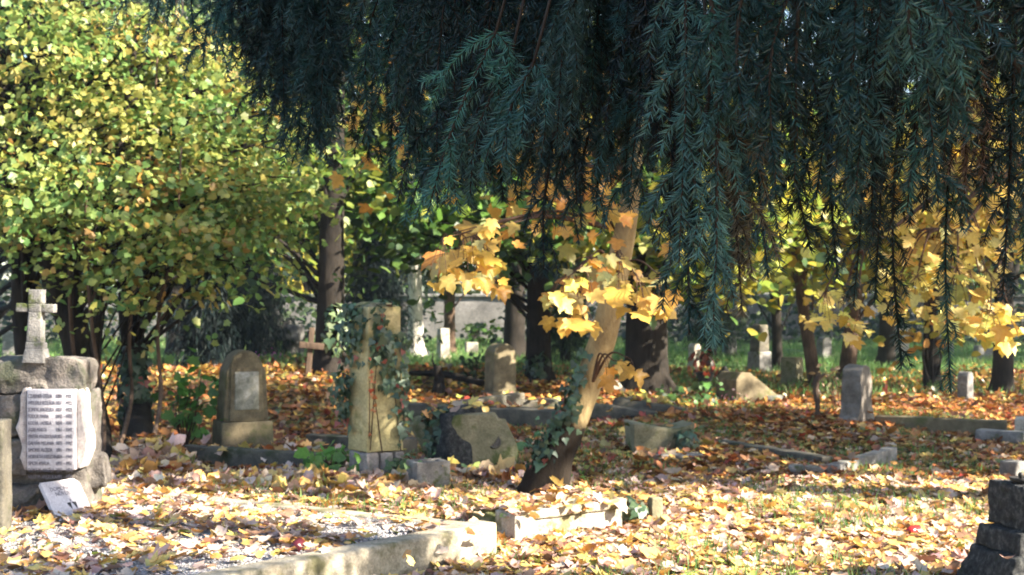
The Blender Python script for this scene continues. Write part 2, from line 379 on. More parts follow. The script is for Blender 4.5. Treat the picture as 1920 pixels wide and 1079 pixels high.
PAL_PLANT = [(3, (.10, .24, .05)), (2, (.16, .32, .07)), (1, (.07, .16, .05))]
PAL_NEAR = [(3.6, (.62, .46, .36)), (2.4, (.60, .40, .12)), (2, (.50, .25, .08)), (2.6, (.48, .32, .25)), (1.4, (.66, .48, .16)), (1.0, (.20, .10, .06)), (.25, (.30, .36, .08))]  # near leaf colours, lightened to carry the sunlight on the foreground
PAL_MID = [(3, (.34, .125, .035)), (2, (.42, .19, .045)), (3, (.17, .065, .03)), (1.3, (.44, .29, .08)), (.8, (.32, .22, .15)), (.5, (.30, .05, .025)), (.6, (.12, .14, .05))]  # middle leaf colours, darkened to carry the shade lying there
PAL_FAR = [(3, (.60, .42, .08)), (2, (.50, .30, .06)), (1, (.34, .16, .05)), (2, (.42, .38, .08)), (1, (.66, .52, .16))]

def crown_leaves(acc, clumps, per, size, pal, tm, spread=(.32, .11), up=.75, droop=.5, out=None):
    """clumps: (n,3) centres. leaves lie in flat drooping sprays"""
    n = len(clumps)
    k = np.maximum(1, rng.poisson(per, n)); idx = np.repeat(np.arange(n), k); m = len(idx)
    tiltx = rng.normal(0, .35, (n, 2))
    d = rng.normal(0, 1, (m, 3)); d[:, :2] *= spread[0]; d[:, 2] *= spread[1]
    d[:, 2] += (d[:, :2] * tiltx[idx]).sum(1) - .35 * np.hypot(d[:, 0], d[:, 1])
    P = clumps[idx] + d
    nr = rng.normal(0, .5, (m, 3)) + rng.normal(0, .3, (n, 3))[idx]; nr[:, 2] += up
    al = np.concatenate([unit(d[:, :2] + rng.normal(0, .12, (m, 2))), np.full((m, 1), -droop)], 1)
    base = pick(pal, n, .22)
    c = .38 * pick(pal, m) + .62 * base[idx]
    scatter(acc, tm, P, nr, al, size * np.exp(rng.normal(0, .22, m)), c)
def ellipsoid(c, r, n, shell=.45):
    d = unit(rng.normal(0, 1, (n, 3))); q = (shell ** 3 + (1 - shell ** 3) * rng.random(n)) ** (1 / 3)
    return np.asarray(c) + d * q[:, None] * np.asarray(r)
def limbs(acc, start_pts, targets, r0=.05, r1=.008):
    """curved limbs from points on the trunk to clump centres"""
    for s, t in zip(start_pts, targets):
        s = np.asarray(s); t = np.asarray(t); mid = (s + t) / 2 + rng.normal(0, .08, 3) * np.linalg.norm(t - s) + np.array([0, 0, .12 * np.linalg.norm(t - s)])
        acc.put(*tube([s, mid, t], [r0, r0 * .6, r1], 5, 7))

def make_tree(name, label, cat, path, radii, crowns, pal, tm, size, barkm='bark_dark', group=None, seg=14, leafm='leaf', nlimb=14, spread=(.32, .11), flare=None, up=.75, crown_name="crown", n=None):
    """path: world points of the trunk; crowns: (centre, radii, clumps, leaves per clump)"""
    base = np.asarray(path[0], float); t = thing(name, label, cat, base, 0, group)
    R = list(radii)
    V, T = tube(path, R, seg, n or 26, rough=.035)
    if flare:
        zz = V[:, 2] - base[2]; k = 1 + flare * np.exp(-np.clip(zz, 0, None) / .16)
        ax = np.array([np.interp(zz, np.array(path)[:, 2] - base[2], np.array(path)[:, i]) for i in range(2)]).T
        ang = np.arctan2(V[:, 1] - ax[:, 1], V[:, 0] - ax[:, 0]); k = 1 + (k - 1) * (1 + .55 * np.sin(ang * 3 + base[0] * 5))
        V[:, :2] = ax + (V[:, :2] - ax) * k[:, None]
    V[:, 2] -= .03
    tr = add("trunk", V, T, barkm, t, origin=base)
    if crowns:
        la = Tris(); ba = Tris()
        P = catmull(path, 40)
        for (c, r, nc, per) in crowns:
            cl = ellipsoid(c, r, nc)
            crown_leaves(la, cl, per, size, pal, tm, spread, up)
            if nlimb:
                tg = cl[:min(nlimb, nc)]
                st = [P[np.argmin(np.linalg.norm(P - (x * [.3, .3, 1] + P[-1] * [.7, .7, 0] - [0, 0, .25 * np.linalg.norm(x - P[-1])]), axis=1))] for x in tg]
                limbs(ba, st, tg, max(.012, R[-1] * .6), .006)
        la.build(crown_name, leafm, t, base)
        if nlimb: ba.build("limbs", barkm, t, base)
    return t

# ================================================================== THE SETTING
def mesh_grid(x0, x1, y0, y1, nx, ny):
    ys = y0 + (y1 - y0) * np.linspace(0, 1, ny) ** 1.6
    X, Y = np.meshgrid(np.linspace(x0, x1, nx), ys)
    V = np.stack([X, Y, H(X, Y)], -1).reshape(-1, 3)
    i = np.arange(ny - 1)[:, None] * nx + np.arange(nx - 1)[None]
    return V, np.stack([i, i + 1, i + nx + 1, i + nx], -1).reshape(-1, 4)
V, Q = mesh_grid(-120, 120, -6, 260, 480, 420)
V[:, 0] = np.sign(V[:, 0]) * (np.abs(V[:, 0]) / 120) ** 1.9 * 120; V[:, 2] = H(V[:, 0], V[:, 1])
tag(add("ground", V, Q, 'soil'), kind="structure")

def hz(px, py, z):
    D = (CAMZ - z) * F / (py - HOR); return Vector(((px - CX) * D / F, D, z))
R_ = math.radians

# ------------------------------------------------------------------ near grave: kerb and gravel bed
A = Vector((-.085, 7.5, 0)); u = Vector((-.655, -.755, 0)).normalized(); v = Vector((-.87, .49, 0)).normalized()
BZ = .165
g = thing("grave_kerb", "pale concrete kerb streaked with shadow round the gravel grave", "kerb", A)
au = math.atan2(u.y, u.x); av = math.atan2(v.y, v.x)
nu = Vector((-u.y, u.x, 0)); nu = nu if nu.dot(v) > 0 else -nu
nv = Vector((-v.y, v.x, 0)); nv = nv if nv.dot(u) > 0 else -nv
cc = u * 1.75 + nu * .08
block("front_kerb", 'concrete', g, (cc.x, cc.y, -.05), (3.5, .16, .24), au, 1, .022, .006, 3, .12, 1)
cc = v * 1.78 + nv * .07 + u * .02
block("end_kerb", 'concrete', g, (cc.x, cc.y, -.05), (3.3, .13, .232), av, 1, .02, .006, 3, .12, 2)
P0 = A + u * .1 + v * .1
corners = [P0, P0 + u * 3.6, P0 + u * 3.6 + v * 3.5, P0 + v * 3.5]
nxy = 60; gv = []; 
for i in range(nxy + 1):
    for j in range(nxy + 1):
        p = P0 + u * (3.6 * i / nxy) + v * (3.5 * j / nxy)
        gv.append((p.x, p.y, BZ + .012 * mnoise.noise(p * 2.5) + .004 * mnoise.noise(p * 14)))
gq = [(i * (nxy + 1) + j, (i + 1) * (nxy + 1) + j, (i + 1) * (nxy + 1) + j + 1, i * (nxy + 1) + j + 1) for i in range(nxy) for j in range(nxy)]
tag(add("gravel_bed", gv, gq, 'gravel'), kind="structure")
# loose pebbles on it
ico = np.array([(0, 0, 1), (.89, 0, .1), (.28, .85, -.05), (-.72, .53, .1), (-.72, -.53, -.1), (.28, -.85, .05), (0, 0, -1)]); icf = np.array([(0, 1, 2), (0, 2, 3), (0, 3, 4), (0, 4, 5), (0, 5, 1), (6, 2, 1), (6, 3, 2), (6, 4, 3), (6, 5, 4), (6, 1, 5)])
pb = Tris(); k = 15000
a_, b_ = U(0, 3.2, k), U(0, 3.3, k)
pp = np.array(P0)[None] + a_[:, None] * np.array(u) + b_[:, None] * np.array(v); pp[:, 2] = BZ + U(-.002, .012, k)
gcol = U(.16, .50, (k, 1)) * np.array([[1, .97, .98]]) * np.exp(rng.normal(0, .05, (k, 3)))
scatter(pb, [(ico * [1, 1, .65], icf)], pp, rng.normal(0, .4, (k, 3)) + [0, 0, 1], rng.normal(0, 1, (k, 3)), U(.004, .011, k), gcol)
tag(pb.build("gravel", 'pebble', smooth=False), kind="stuff", label="pale grey gravel covering the near grave bed", cat="gravel")

# ------------------------------------------------------------------ memorial of rough rock with plaque and cross
MD = 7.88; s = MD / F; mb = Vector(((95 - CX) * s, MD + .2, BZ))      # the plaque's face stands at MD
def mx(px): return (px - 95) * s
def mz(py): return (978 - py) * s
mem = thing("memorial_stone", "rough rock memorial carrying a white name plaque and marble cross", "memorial", mb, R_(0))
bm = bmesh.new()
def boulder(c, sz, rz, taper, amp, sd, freq=7, bv=.028):
    b2 = bmesh.new(); bm_box(b2, c, sz, rz, taper); bevel(b2, bv, 3); roughen(b2, 0, amp, freq, sd, .035)
    me = bpy.data.meshes.new("t"); b2.to_mesh(me); b2.free(); bm.from_mesh(me); bpy.data.meshes.remove(me)
boulder((mx(50), .05, mz(752)), (.62, .40, mz(686) - mz(752)), .05, .92, .036, 3, 6)
boulder((mx(72), .12, -.05), (.50, .28, .80), 0, 1, .02, 4)
boulder((mx(8), -.02, mz(830)), (.26, .34, .24), .3, .95, .03, 5)
boulder((mx(18), -.03, mz(905)), (.24, .34, .23), -.2, .95, .03, 6)
boulder((mx(66), .10, -.06), (.54, .42, .33), .1, .88, .035, 7)
boulder((mx(148), .16, mz(935)), (.13, .25, .20), .2, .9, .025, 8)
boulder((mx(22), -.06, mz(985)), (.30, .30, .20), .5, .8, .03, 9)
add_bm("rock", bm, 'rock', mem, False)
# marble scrolls either side of the plaque
sc = [(142, 745), (148, 742), (152, 752), (151, 775), (150, 790), (154, 806), (160, 822), (163, 840), (161, 858), (155, 875), (150, 892), (142, 892)]
bm = bmesh.new(); bm_prism(bm, [(mx(a), mz(b)) for a, b in sc], -.185, -.02); bevel(bm, .008, 2); roughen(bm, 0, .006, 9, 3, .05)
add_bm("scroll", bm, 'marble_old', mem, True)
sc = [(50, 738), (43, 740), (38, 755), (42, 775), (36, 795), (30, 815), (38, 835), (44, 850), (38, 870), (46, 893), (52, 893)]
bm = bmesh.new(); bm_prism(bm, [(mx(a), mz(b)) for a, b in sc], -.205, -.02); bevel(bm, .008, 2); roughen(bm, 0, .008, 9, 5, .05)
add_bm("scroll", bm, 'marble_old', mem, True)
pl = block("plaque", 'marble', mem, (mx(97), -.185, mz(893)), (90 * s, .06, mz(742) - mz(893)), 0, 1, .006, .0008, 8, .2, 3)
def text_mesh(name, body, size, mat, parent, loc, rot=(R_(90), 0, 0), align='LEFT', extrude=.0012, spacing=1.0, sx=1.0):
    cu = bpy.data.curves.new("t", 'FONT'); cu.body = body; cu.size = size; cu.extrude = extrude; cu.align_x = align; cu.space_line = spacing
    ob = bpy.data.objects.new("t", cu); col.objects.link(ob)
    bpy.context.view_layer.update()
    me = bpy.data.meshes.new_from_object(ob.evaluated_get(bpy.context.evaluated_depsgraph_get()))
    bpy.data.objects.remove(ob); me.name = name; me.materials.clear(); me.materials.append(M[mat])
    o = bpy.data.objects.new(name, me); col.objects.link(o); o.parent = parent; o.location = loc; o.rotation_euler = rot; o.scale = (sx, 1, 1)
    return o
names = ["CZABNER OTÍLIA", "WEKERLE ROZÁLIA", "SOMFAI ANGELIKA", "FODOR MÁRIA", "KOZÁK LADISLA", "JÁGRI MÁRTA", "PINTÉR MAGDOLNA", "GALVÁN MELÁNIA", "SIMONIS ALOJZIA", "HORVÁTH KRISZTINA", "SIMON AMÁLIA", "DOMA M. ANGÉLA", "NAGY M. ANGELIKA"]
years = ["1880 – 1921", "1857 – 1922", "1857 – 1923", "1842 – 1935", "1870 – 1941", "1861 – 1942", "1882 – 1943", "1873 – 1942", "1881 – 1944", "1884 – 1949", "1893 – 1951", "1897 – 1974", "1891 – 1976"]
lh = mz(754) - mz(766.6)
text_mesh("inscription", "\n".join(names), .034, 'ink', pl, (mx(54.5), -.2163, mz(757.5)), spacing=lh / .034, sx=.56)
text_mesh("inscription", "\n".join(years), .034, 'ink', pl, (mx(106), -.2163, mz(757.5)), spacing=lh / .034, sx=.60)
# cross
cz = mz(682)
bm = bmesh.new()
bm_box(bm, (mx(66), -.04, cz - .02), (.14, .13, .090), 0, .80)
bm_box(bm, (mx(65), -.04, cz + .068), (.108, .10, .040), 0, .96)
bm_box(bm, (mx(64), -.04, cz + .104), (.092, .085, mz(592) - mz(682) - .10), 0, .86)
bm_box(bm, (mx(64), -.04, mz(592)), (.080, .075, .055), 0, 1)
bm_box(bm, (mx(64), -.04, mz(592) + .0545), (.085, .079, mz(549) - mz(592) - .0545), 0, 1)
bm_box(bm, (mx(64) - .079, -.04, mz(592)), (.079, .066, .054), 0, 1)
bm_box(bm, (mx(64) + .078, -.04, mz(592) - .001), (.076, .064, .053), 0, 1)
bevel(bm, .006, 2); roughen(bm, 0, .003, 14, 2, .03)
cr = add_bm("cross", bm, 'stone_grey', mem, True); cr.rotation_euler = (0, R_(1.5), 0); cr.location = (-.055, -.06, -.02)

# ------------------------------------------------------------------ small plaque leaning on the memorial
BL, BR = hz(108, 978, BZ), hz(178, 966, BZ); TL = W(79, 908, 7.80)
ex = (BR - BL); wd = ex.length; ex.normalize(); ey = TL - BL; ht = ey.length + .01; ez = ex.cross(ey).normalized(); ey = (ey.normalized() * .72 + ez.cross(ex) * .28).normalized()
sp = thing("leaning_plaque", "small tilted white plaque leaning against the rough memorial's foot", "plaque", BL)
from mathutils import Matrix
sp.rotation_euler = Matrix((ex, ez.cross(ex), ez)).transposed().to_euler()
sk = ey.dot(ex)
bm = bmesh.new(); vs = bm_box(bm, (wd / 2, ht / 2, -.028), (wd, ht, .028))
for q in vs: q.co.x += q.co.y * sk
bevel(bm, .003, 1); slab = add_bm("slab", bm, 'marble', sp)
def tsh(o):
    for q in o.data.vertices: q.co.x += (q.co.y + o.location.y) * sk / max(o.scale.x, .01)
t1 = text_mesh("inscription", "DOMONKOS\nNŐVÉREK", .040, 'ink', sp, (wd * .5, ht * .74, .0006), (0, 0, 0), 'CENTER', .001, .95, .78); tsh(t1)
def flat_shape(name, pts, mat, parent, z, th=.0014):
    b = bmesh.new(); a = [b.verts.new((x + y * sk, y, z)) for x, y in pts]; c = [b.verts.new((x + y * sk, y, z + th)) for x, y in pts]
    b.faces.new(list(reversed(a))); b.faces.new(c)
    for i in range(len(pts)): j = (i + 1) % len(pts); b.faces.new([a[i], a[j], c[j], c[i]])
    return add_bm(name, b, mat, parent)
ex0, ey0 = wd * .55, ht * .40
em = flat_shape("emblem", [(ex0 - .033, ey0), (ex0 - .004, ey0 + .004), (ex0 - .012, ey0 - .05)], 'black', sp, .0004)
flat_shape("emblem", [(ex0 + .004, ey0 + .004), (ex0 + .033, ey0), (ex0 + .026, ey0 - .052)], 'black', sp, .0004)
flat_shape("emblem", [(ex0 - .003, ey0 + .012), (ex0 + .003, ey0 + .012), (ex0 + .003, ey0 + .024), (ex0 - .003, ey0 + .024)], 'black', sp, .0004)

# ------------------------------------------------------------------ post at the very left
pb_ = hz(-14, 1062, 0.0)
po = thing("stone_post", "narrow grey stone post cut off by the picture's left edge", "post", pb_, R_(5))
block("shaft", 'stone_dark', po, (0, 0, .03), (.17, .17, .79), 0, .96, .012, .006, 6, .09, 2)
block("plinth", 'stone_grey', po, (0, 0, -.05), (.34, .30, .085), 0, .96, .012, .006, 6, .09, 3)

# ------------------------------------------------------------------ low border behind the kerb (block, wall, coping, bed, end post)
C0 = hz(965, 1021, 0); C1 = hz(1172, 990, 0); du = (C1 - C0); L = du.length; ang = math.atan2(du.y, du.x)
bd = thing("grave_border", "sunlit white grave border with leafy coping, behind the streaked kerb", "grave border", C0, ang)
block("corner_block", 'stone_white', bd, (.085, .10, -.04), (.17, .20, .225), 0, 1, .008, .004, 7, .08, 1)
block("side_wall", 'stone_white', bd, (.172 + (L - .17) / 2, .09, -.04), (L - .172, .12, .165), 0, 1, .008, .004, 5, .1, 2)
block("coping", 'stone_white', bd, (.20 + (L - .2) / 2, .16, .128), (L - .14, .30, .06), 0, 1, .018, .008, 6, .07, 3)
block("bed", 'stone_green', bd, (L / 2, .36, -.04), (L - .1, .34, .18), 0, 1, .02, .02, 3, .12, 4)
e = hz(1228, 979, 0)
ep = thing("marker_post", "short square mossy stub standing at the sunlit border's far end", "marker", e, R_(20))
block("stub", 'stone_green', ep, (0, 0, -.03), (.085, .085, .195), 0, .94, .01, .006, 9, .05, 5)

# ------------------------------------------------------------------ ivy pillar
pp_ = hz(704, 893, .12); PS = pp_.y / F
pil = thing("memorial_pillar", "tall square yellowish sandstone pillar half covered with ivy", "pillar", pp_, R_(35))
pw = 72 * PS
block("shaft", 'pillar', pil, (0, 0, .205), (pw * 1.06, pw * 1.06, 268 * PS), 0, .90, .01, .006, 5, .09, 6)
bm = bmesh.new(); bm_box(bm, (0, 0, .2055 + 268 * PS), (pw * .93, pw * .93, .035), 0, .6); bevel(bm, .006); roughen(bm, 0, .01, 9, 3, .05); add_bm("cap", bm, 'stone_green', pil, True)
bm = bmesh.new()
for (x, y, w_, d_, r_) in ((-.11, -.10, .12, .12, .1), (.02, -.115, .11, .10, -.08), (.125, -.10, .09, .11, .15), (-.10, .06, .12, .18, 0), (.10, .06, .14, .18, .05)):
    bm_box(bm, (x, y, -.10), (w_, d_, .302), r_, .93)
bevel(bm, .01); roughen(bm, 0, .012, 8, 4, .06); add_bm("base_stones", bm, 'whitewash', pil, True)

# small planter box by the pillar
q = hz(803, 905, .13); bx = thing("stone_planter", "small grey stone planter box at the ivy pillar's foot", "planter", q, R_(28))
bm = bmesh.new()
w_, d_, h_ = .27, .2, .165
bm_box(bm, (0, -d_ / 2 + .02, -.03), (w_, .04, h_ + .03)); bm_box(bm, (0, d_ / 2 - .02, -.03), (w_, .04, h_ + .03)); bm_box(bm, (-w_ / 2 + .02, 0, -.03), (.04, d_ - .083, h_ + .027)); bm_box(bm, (w_ / 2 - .02, 0, -.03), (.04, d_ - .083, h_ + .027))
bevel(bm, .005); roughen(bm, 0, .003, 9, 3, .06); add_bm("walls", bm, 'stone_grey', bx, True)
block("soil", 'soil', bx, (0, 0, 0), (w_ - .085, d_ - .085, h_ - .03), 0, 1, .006, .006, 9, .05, 2)

# ------------------------------------------------------------------ toppled tomb block
q = hz(915, 875, .05); s2 = q.y / F
tb = thing("toppled_tombstone", "tilted mossy tombstone chunk with a broken carved hole", "tombstone", q, R_(24), None, (R_(-9), R_(-3)))
fr = [(880, 880), (962, 874), (967, 845), (953, 791), (938, 790), (936, 776), (864, 775), (850, 788)]
bm = bmesh.new(); bm_prism(bm, [((a - 915) * s2 * 1.08, (875 - b) * s2) for a, b in fr], -.12, .30); bevel(bm, .012); roughen(bm, 0, .009, 6, 8, .06)
for w in bm.verts: w.co.x -= max(0, w.co.y + .12) * .55 + w.co.z * .06; w.co.z += max(0, w.co.y + .12) * .10 * (w.co.z > .1)
add_bm("slab", bm, 'stone_green', tb, True)
bm = bmesh.new(); bm_box(bm, (-.30, .05, -.05), (.30, .42, .55), .15, .72); bm_box(bm, (-.16, .22, .36), (.42, .34, .19), -.1, .7); bevel(bm, .05, 3); roughen(bm, 0, .03, 5, 9, .06)
add_bm("rubble_core", bm, 'stone_night', tb, True)
th = np.linspace(-2.4, .5, 14); ring = [(.03 + .052 * math.cos(a), -.128, .205 + .052 * math.sin(a)) for a in th]
add("hole_shade", *tube(ring, [.004] + [.013] * 10 + [.004], 6, 20), 'stone_dark', tb)  # dark ring and crescent stand in for the carved hole's shaded hollow
bm = bmesh.new(); bm_prism(bm, [(.0, .17), (.035, .195), (.08, .245), (.075, .205), (.05, .165), (.02, .155)], -.1325, -.115); add_bm("hole_shade", bm, 'rock', tb)

# ------------------------------------------------------------------ arched tombstones
def arch(wb, wt, h, ah, n=10):
    p = [(-wb / 2, 0), (wb / 2, 0), (wt / 2, h - ah)]
    for i in range(1, n): a = math.pi * i / n; p.append((wt / 2 * math.cos(a), h - ah + ah * math.sin(a)))
    p.append((-wt / 2, h - ah)); return p
q = hz(455, 832, .12); s3 = q.y / F
ga = thing("arched_tombstone", "brown arched tombstone with a worn pale panel on its stone plinth", "tombstone", q, R_(24))
block("plinth", 'stone_brown', ga, (0, .0, -.03), (98 * s3, .46, 44 * s3 + .03), 0, .96, .012, .004, 6, .1, 3)
hh = 132 * s3
bm = bmesh.new(); W2 = 84 * s3
bm_prism(bm, [(-W2 / 2, 0), (W2 / 2, 0), (W2 * .43, hh * .70), (W2 * .36, hh * .80), (W2 * .27, hh * .92), (W2 * .13, hh * .985), (0, hh), (-W2 * .13, hh * .985), (-W2 * .27, hh * .92), (-W2 * .36, hh * .80), (-W2 * .43, hh * .70)], -.16, .19, (0, 0, 44 * s3 - .001))
bevel(bm, .012); roughen(bm, 0, .005, 6, 4, .08); add_bm("headstone", bm, 'stone_brown', ga, True)
bm = bmesh.new(); W3 = 57 * s3
bm_prism(bm, arch(W3 * 1.12, W3, hh * .97, W3 * .45), -.185, -.15, (0, 0, 44 * s3 + .004)); bevel(bm, .006); roughen(bm, 0, .003, 8, 4, .08); add_bm("raised_arch", bm, 'stone_brown', ga, True)
block("inscription_panel", 'stained', ga, (0, -.188, 44 * s3 + hh * .17), (44 * s3, .012, 70 * s3), 0, 1, .003, .001, 9, .1, 2)
# its kerb
K0, K1 = hz(340, 869, .06), hz(612, 889, .06); dk = K1 - K0
gk = thing("grave_kerb", "long dark kerb on the ground before the brown arched tombstone", "kerb", K0, math.atan2(dk.y, dk.x))
block("front_kerb", 'stone_dark', gk, (dk.length / 2, .06, -.08), (dk.length, .12, 35 * s3 + .06), 0, 1, .014, .007, 5, .1, 3)
block("side_kerb", 'stone_dark', gk, (dk.length - .10, .83, -.08), (.12, 1.41, 33 * s3 + .06), 0, 1, .014, .007, 5, .1, 4)
block("rear_kerb", 'stone_dark', gk, (dk.length / 2 + .1, 1.46, -.08), (dk.length * .72, .12, 31 * s3 + .06), 0, 1, .014, .007, 5, .1, 5)

def headstone(px, py, pxw, pxh, label, mat, yaw, depth=.16, group=None, arched=True, plinth=True, name="tombstone", cat="tombstone", z=None, taper=.92, seed=1, tilt=0):
    q = hit(px, py) if z is None else hz(px, py, z); s = q.y / F
    t = thing(name, label, cat, q, R_(yaw), group, (0, R_(tilt)))
    w = pxw * s; h = pxh * s; b = 0
    if plinth:
        b = h * .16; block("plinth", mat, t, (0, 0, -.06), (w * 1.18, depth * 1.35, b + .06), 0, .97, .012, .005, 6, .1, seed)
    bm = bmesh.new()
    if arched: bm_prism(bm, arch(w, w * taper, h - b, w * .42), -depth / 2, depth / 2, (0, 0, b - .001 if b else -.06))
    else: bm_box(bm, (0, 0, b - .001 if b else -.06), (w, depth, h - b + (.0 if b else .06)), 0, taper)
    bevel(bm, .012); roughen(bm, 0, .005, 6, seed + 3, .09); add_bm("headstone", bm, mat, t, True)
    return t
headstone(938, 750, 48, 106, "greenish round-topped tombstone between the ivy pillar and leaning maple", 'stone_brown', 26, .30, seed=2)
headstone(831, 676, 20, 60, "small pale headstone standing alone on the lawn near the far wall", 'stone_white', 32, .22, seed=3, arched=False)
q = hit(1606, 792); sD = q.y / F
t = thing("tombstone", "white-sided tapering tombstone at the left end of the long low kerb", "tombstone", q, R_(56))
hD = 108 * sD
prof = [(-.27, -.06), (.27, -.06), (.275, .05), (.23, .10), (.21, .18), (.185, .22), (.165, hD * .86), (.13, hD * .94), (.04, hD), (-.07, hD * .985), (-.14, hD * .92), (-.165, hD * .82), (-.185, .22), (-.21, .18), (-.23, .10), (-.275, .05)]
bm = bmesh.new(); bm_prism(bm, prof, -.11, .11); bevel(bm, .012); roughen(bm, 0, .010, 8, 4, .05); add_bm("headstone", bm, 'stone_pale', t, True)
headstone(1810, 753, 22, 56, "small slim grey headstone standing before two dark trunks", 'stone_grey', 40, .16, seed=5)
headstone(1485, 722, 30, 52, "squat mossy block headstone beside the bent thin tree", 'stone_green', 48, .30, seed=6, arched=False, plinth=False)

# kerb ledge across the middle
K0, K1 = hit(735, 790), hit(1058, 803); dk = K1 - K0
lk = thing("grave_kerb", "mossy ledge-like kerb crossing between ivy pillar and leaning maple", "kerb", K0, math.atan2(dk.y, dk.x))
block("front_kerb", 'stone_dark', lk, (dk.length * .5, .12, -.1), (dk.length, .24, .32), 0, 1, .02, .012, 4, .1, 6)
block("side_kerb", 'stone_dark', lk, (dk.length * .32, 1.1, -.1), (.16, 1.72, .35), 0, 1, .02, .01, 4, .12, 7)
K0 = hit(1000, 772)
lk2 = thing("fallen_slab", "dark flat slab lying in leaves below the round-topped tombstone", "slab", K0, R_(8))
block("slab", 'stone_dark', lk2, (-.25, .1, -.1), (1.25, .5, .26), 0, .96, .03, .015, 4, .1, 9)

# block half hidden in the shade with its foot slab
q = hit(1243, 850)
sb = thing("stone_block", "rough grey broken gravestone base lying in red leaves", "gravestone", q, R_(10)); s4 = q.y / F
bm = bmesh.new(); bm_prism(bm, [(-56 * s4, -.05), (60 * s4, -.05), (62 * s4, 56 * s4), (30 * s4, 44 * s4), (20 * s4, 45 * s4), (-18 * s4, 50 * s4), (-57 * s4, 58 * s4)], 0, .34); bevel(bm, .014); roughen(bm, 0, .014, 6, 3, .06)
add_bm("block", bm, 'stone_green', sb, True)
block("foot_slab", 'stone_grey', sb, (.0, -.18, -.06), (122 * s4, .30, .085), 0, .97, .012, .006, 5, .1, 4)

# dark slabs under the big dark trunk and the pale wedge
q = hit(1235, 778)
ds = thing("tomb_slab", "dark tilted tomb slab half buried under the big dark trunk", "slab", q, R_(-14), tilt=(0, R_(7)))
block("slab", 'stone_dark', ds, (-.1, .35, -.14), (1.0, .7, .26), 0, .96, .03, .02, 4, .1, 5)
block("kerb", 'stone_dark', ds, (-.45, -.12, -.14), (.9, .16, .18), .1, 1, .02, .012, 4, .1, 6)
q = hit(1157, 741); s5 = q.y / F
pz = thing("broken_stone", "small pale triangular broken stone beside the big dark trunk", "stone", q, R_(10))
bm = bmesh.new(); bm_prism(bm, [(-19 * s5, -.05), (19 * s5, -.05), (17 * s5, 10 * s5), (2 * s5, 27 * s5), (-7 * s5, 24 * s5), (-16 * s5, 8 * s5)], 0, .14); bevel(bm, .008); roughen(bm, 0, .008, 8, 3, .05); add_bm("wedge", bm, 'stone_white', pz, True)

# wedge-topped grave with lantern and flowers
q = hit(1400, 757); s6 = q.y / F
wg = thing("sloping_tombstone", "sloping wedge tombstone with a lantern at its left foot", "tombstone", q, R_(30))
bm = bmesh.new(); bm_prism(bm, [(-.36, -.06), (.40, -.06), (.42, .12), (.30, .20), (-.10, .46), (-.26, .47), (-.36, .36)], -.20, .26); bevel(bm, .014); roughen(bm, 0, .008, 5, 3, .08); add_bm("wedge", bm, 'stone_brown', wg, True)
block("plinth", 'stone_grey', wg, (.33, -.02, -.05), (.36, .52, .17), 0, .97, .01, .004, 5, .1, 3)
def lathe(prof, n=14):
    P = np.array(prof); th = np.linspace(0, 2 * np.pi, n, endpoint=False)
    V = np.stack([P[:, 0:1] * np.cos(th), P[:, 0:1] * np.sin(th), np.repeat(P[:, 1:2], n, 1)], -1).reshape(-1, 3)
    i = np.arange(len(P) - 1)[:, None] * n; j = np.arange(n)[None]; k = (j + 1) % n
    return V, np.stack([i + j, i + k, i + n + k, i + n + j], -1).reshape(-1, 4)
q = hit(1356, 750) + Vector((0, -.12, 0)); s7 = q.y / F
ln = thing("grave_lantern", "pale grave lantern with dark roof standing before the sloping tombstone", "lantern", q, R_(20))
ln.scale = (1.25, 1.25, 1.25)
add("pedestal", *lathe([(.0, -.03), (.09, -.03), (.085, .06), (.055, .09), (.05, .16), (0.0, .16)]), 'stone_grey', ln)
add("glass_body", *lathe([(.0, .161), (.055, .161), (.06, .20), (.055, .30), (0, .30)]), 'stone_white', ln)
add("roof", *lathe([(0, .301), (.085, .301), (.08, .33), (.03, .385), (.022, .41), (0, .415)]), 'iron', ln)
q = hit(1322, 742)
q = q + Vector((0, 0, 0))
fv = thing("grave_vase", "dark vase of withered brown flowers left of the lantern grave", "vase", q)
fv.scale = (1.5, 1.5, 1.35)
add("vase", *lathe([(0, -.02), (.10, -.02), (.075, .05), (.06, .16), (.10, .26), (.085, .27), (.0, .22)]), 'iron', fv)
fl = Tris(); k = 70; d = rng.normal(0, 1, (k, 3)) * [.085, .085, .10]
scatter(fl, T_OVAL, d + [0, 0, .36], unit(d) + [0, 0, .2], unit(d) + [0, 0, .5], U(.06, .12, k), pick([(2, (.20, .05, .03)), (2, (.42, .09, .05)), (2, (.06, .04, .03))], k)); fl.build("withered_bouquet", 'leaf', fv)
q = hit(1372, 757) + Vector((0, -.10, 0))
fp = thing("flower_pot", "little pot of pink flowers at the sloping tombstone's foot", "flowers", q)
add("pot", *lathe([(0, -.02), (.06, -.02), (.08, .08), (.07, .085), (0, .07)]), 'iron', fp)
fl = Tris(); k = 60; d = rng.normal(0, 1, (k, 3)) * [.09, .06, .045]
scatter(fl, T_OVAL, d + [0, 0, .12], unit(d) + [0, 0, .6], unit(d), U(.035, .06, k), pick([(2, (.60, .22, .30)), (1, (.7, .5, .52)), (2, (.10, .2, .05))], k)); fl.build("blossoms", 'leaf', fp)

# far pedestal with column stump
q = hit(1424, 701); s8 = q.y / F
fc = thing("pedestal_tomb", "grey tomb of broad pedestal and column stump near the far lawn", "tomb", q, R_(35))
block("pedestal", 'stone_grey', fc, (0, 0, -.05), (34 * s8, .36, 42 * s8 + .05), 0, .93, .02, .006, 5, .12, 3)
block("column_stump", 'stone_dark', fc, (0, 0, 42 * s8 - .001), (27 * s8, .28, 50 * s8), 0, .86, .02, .006, 5, .12, 4)

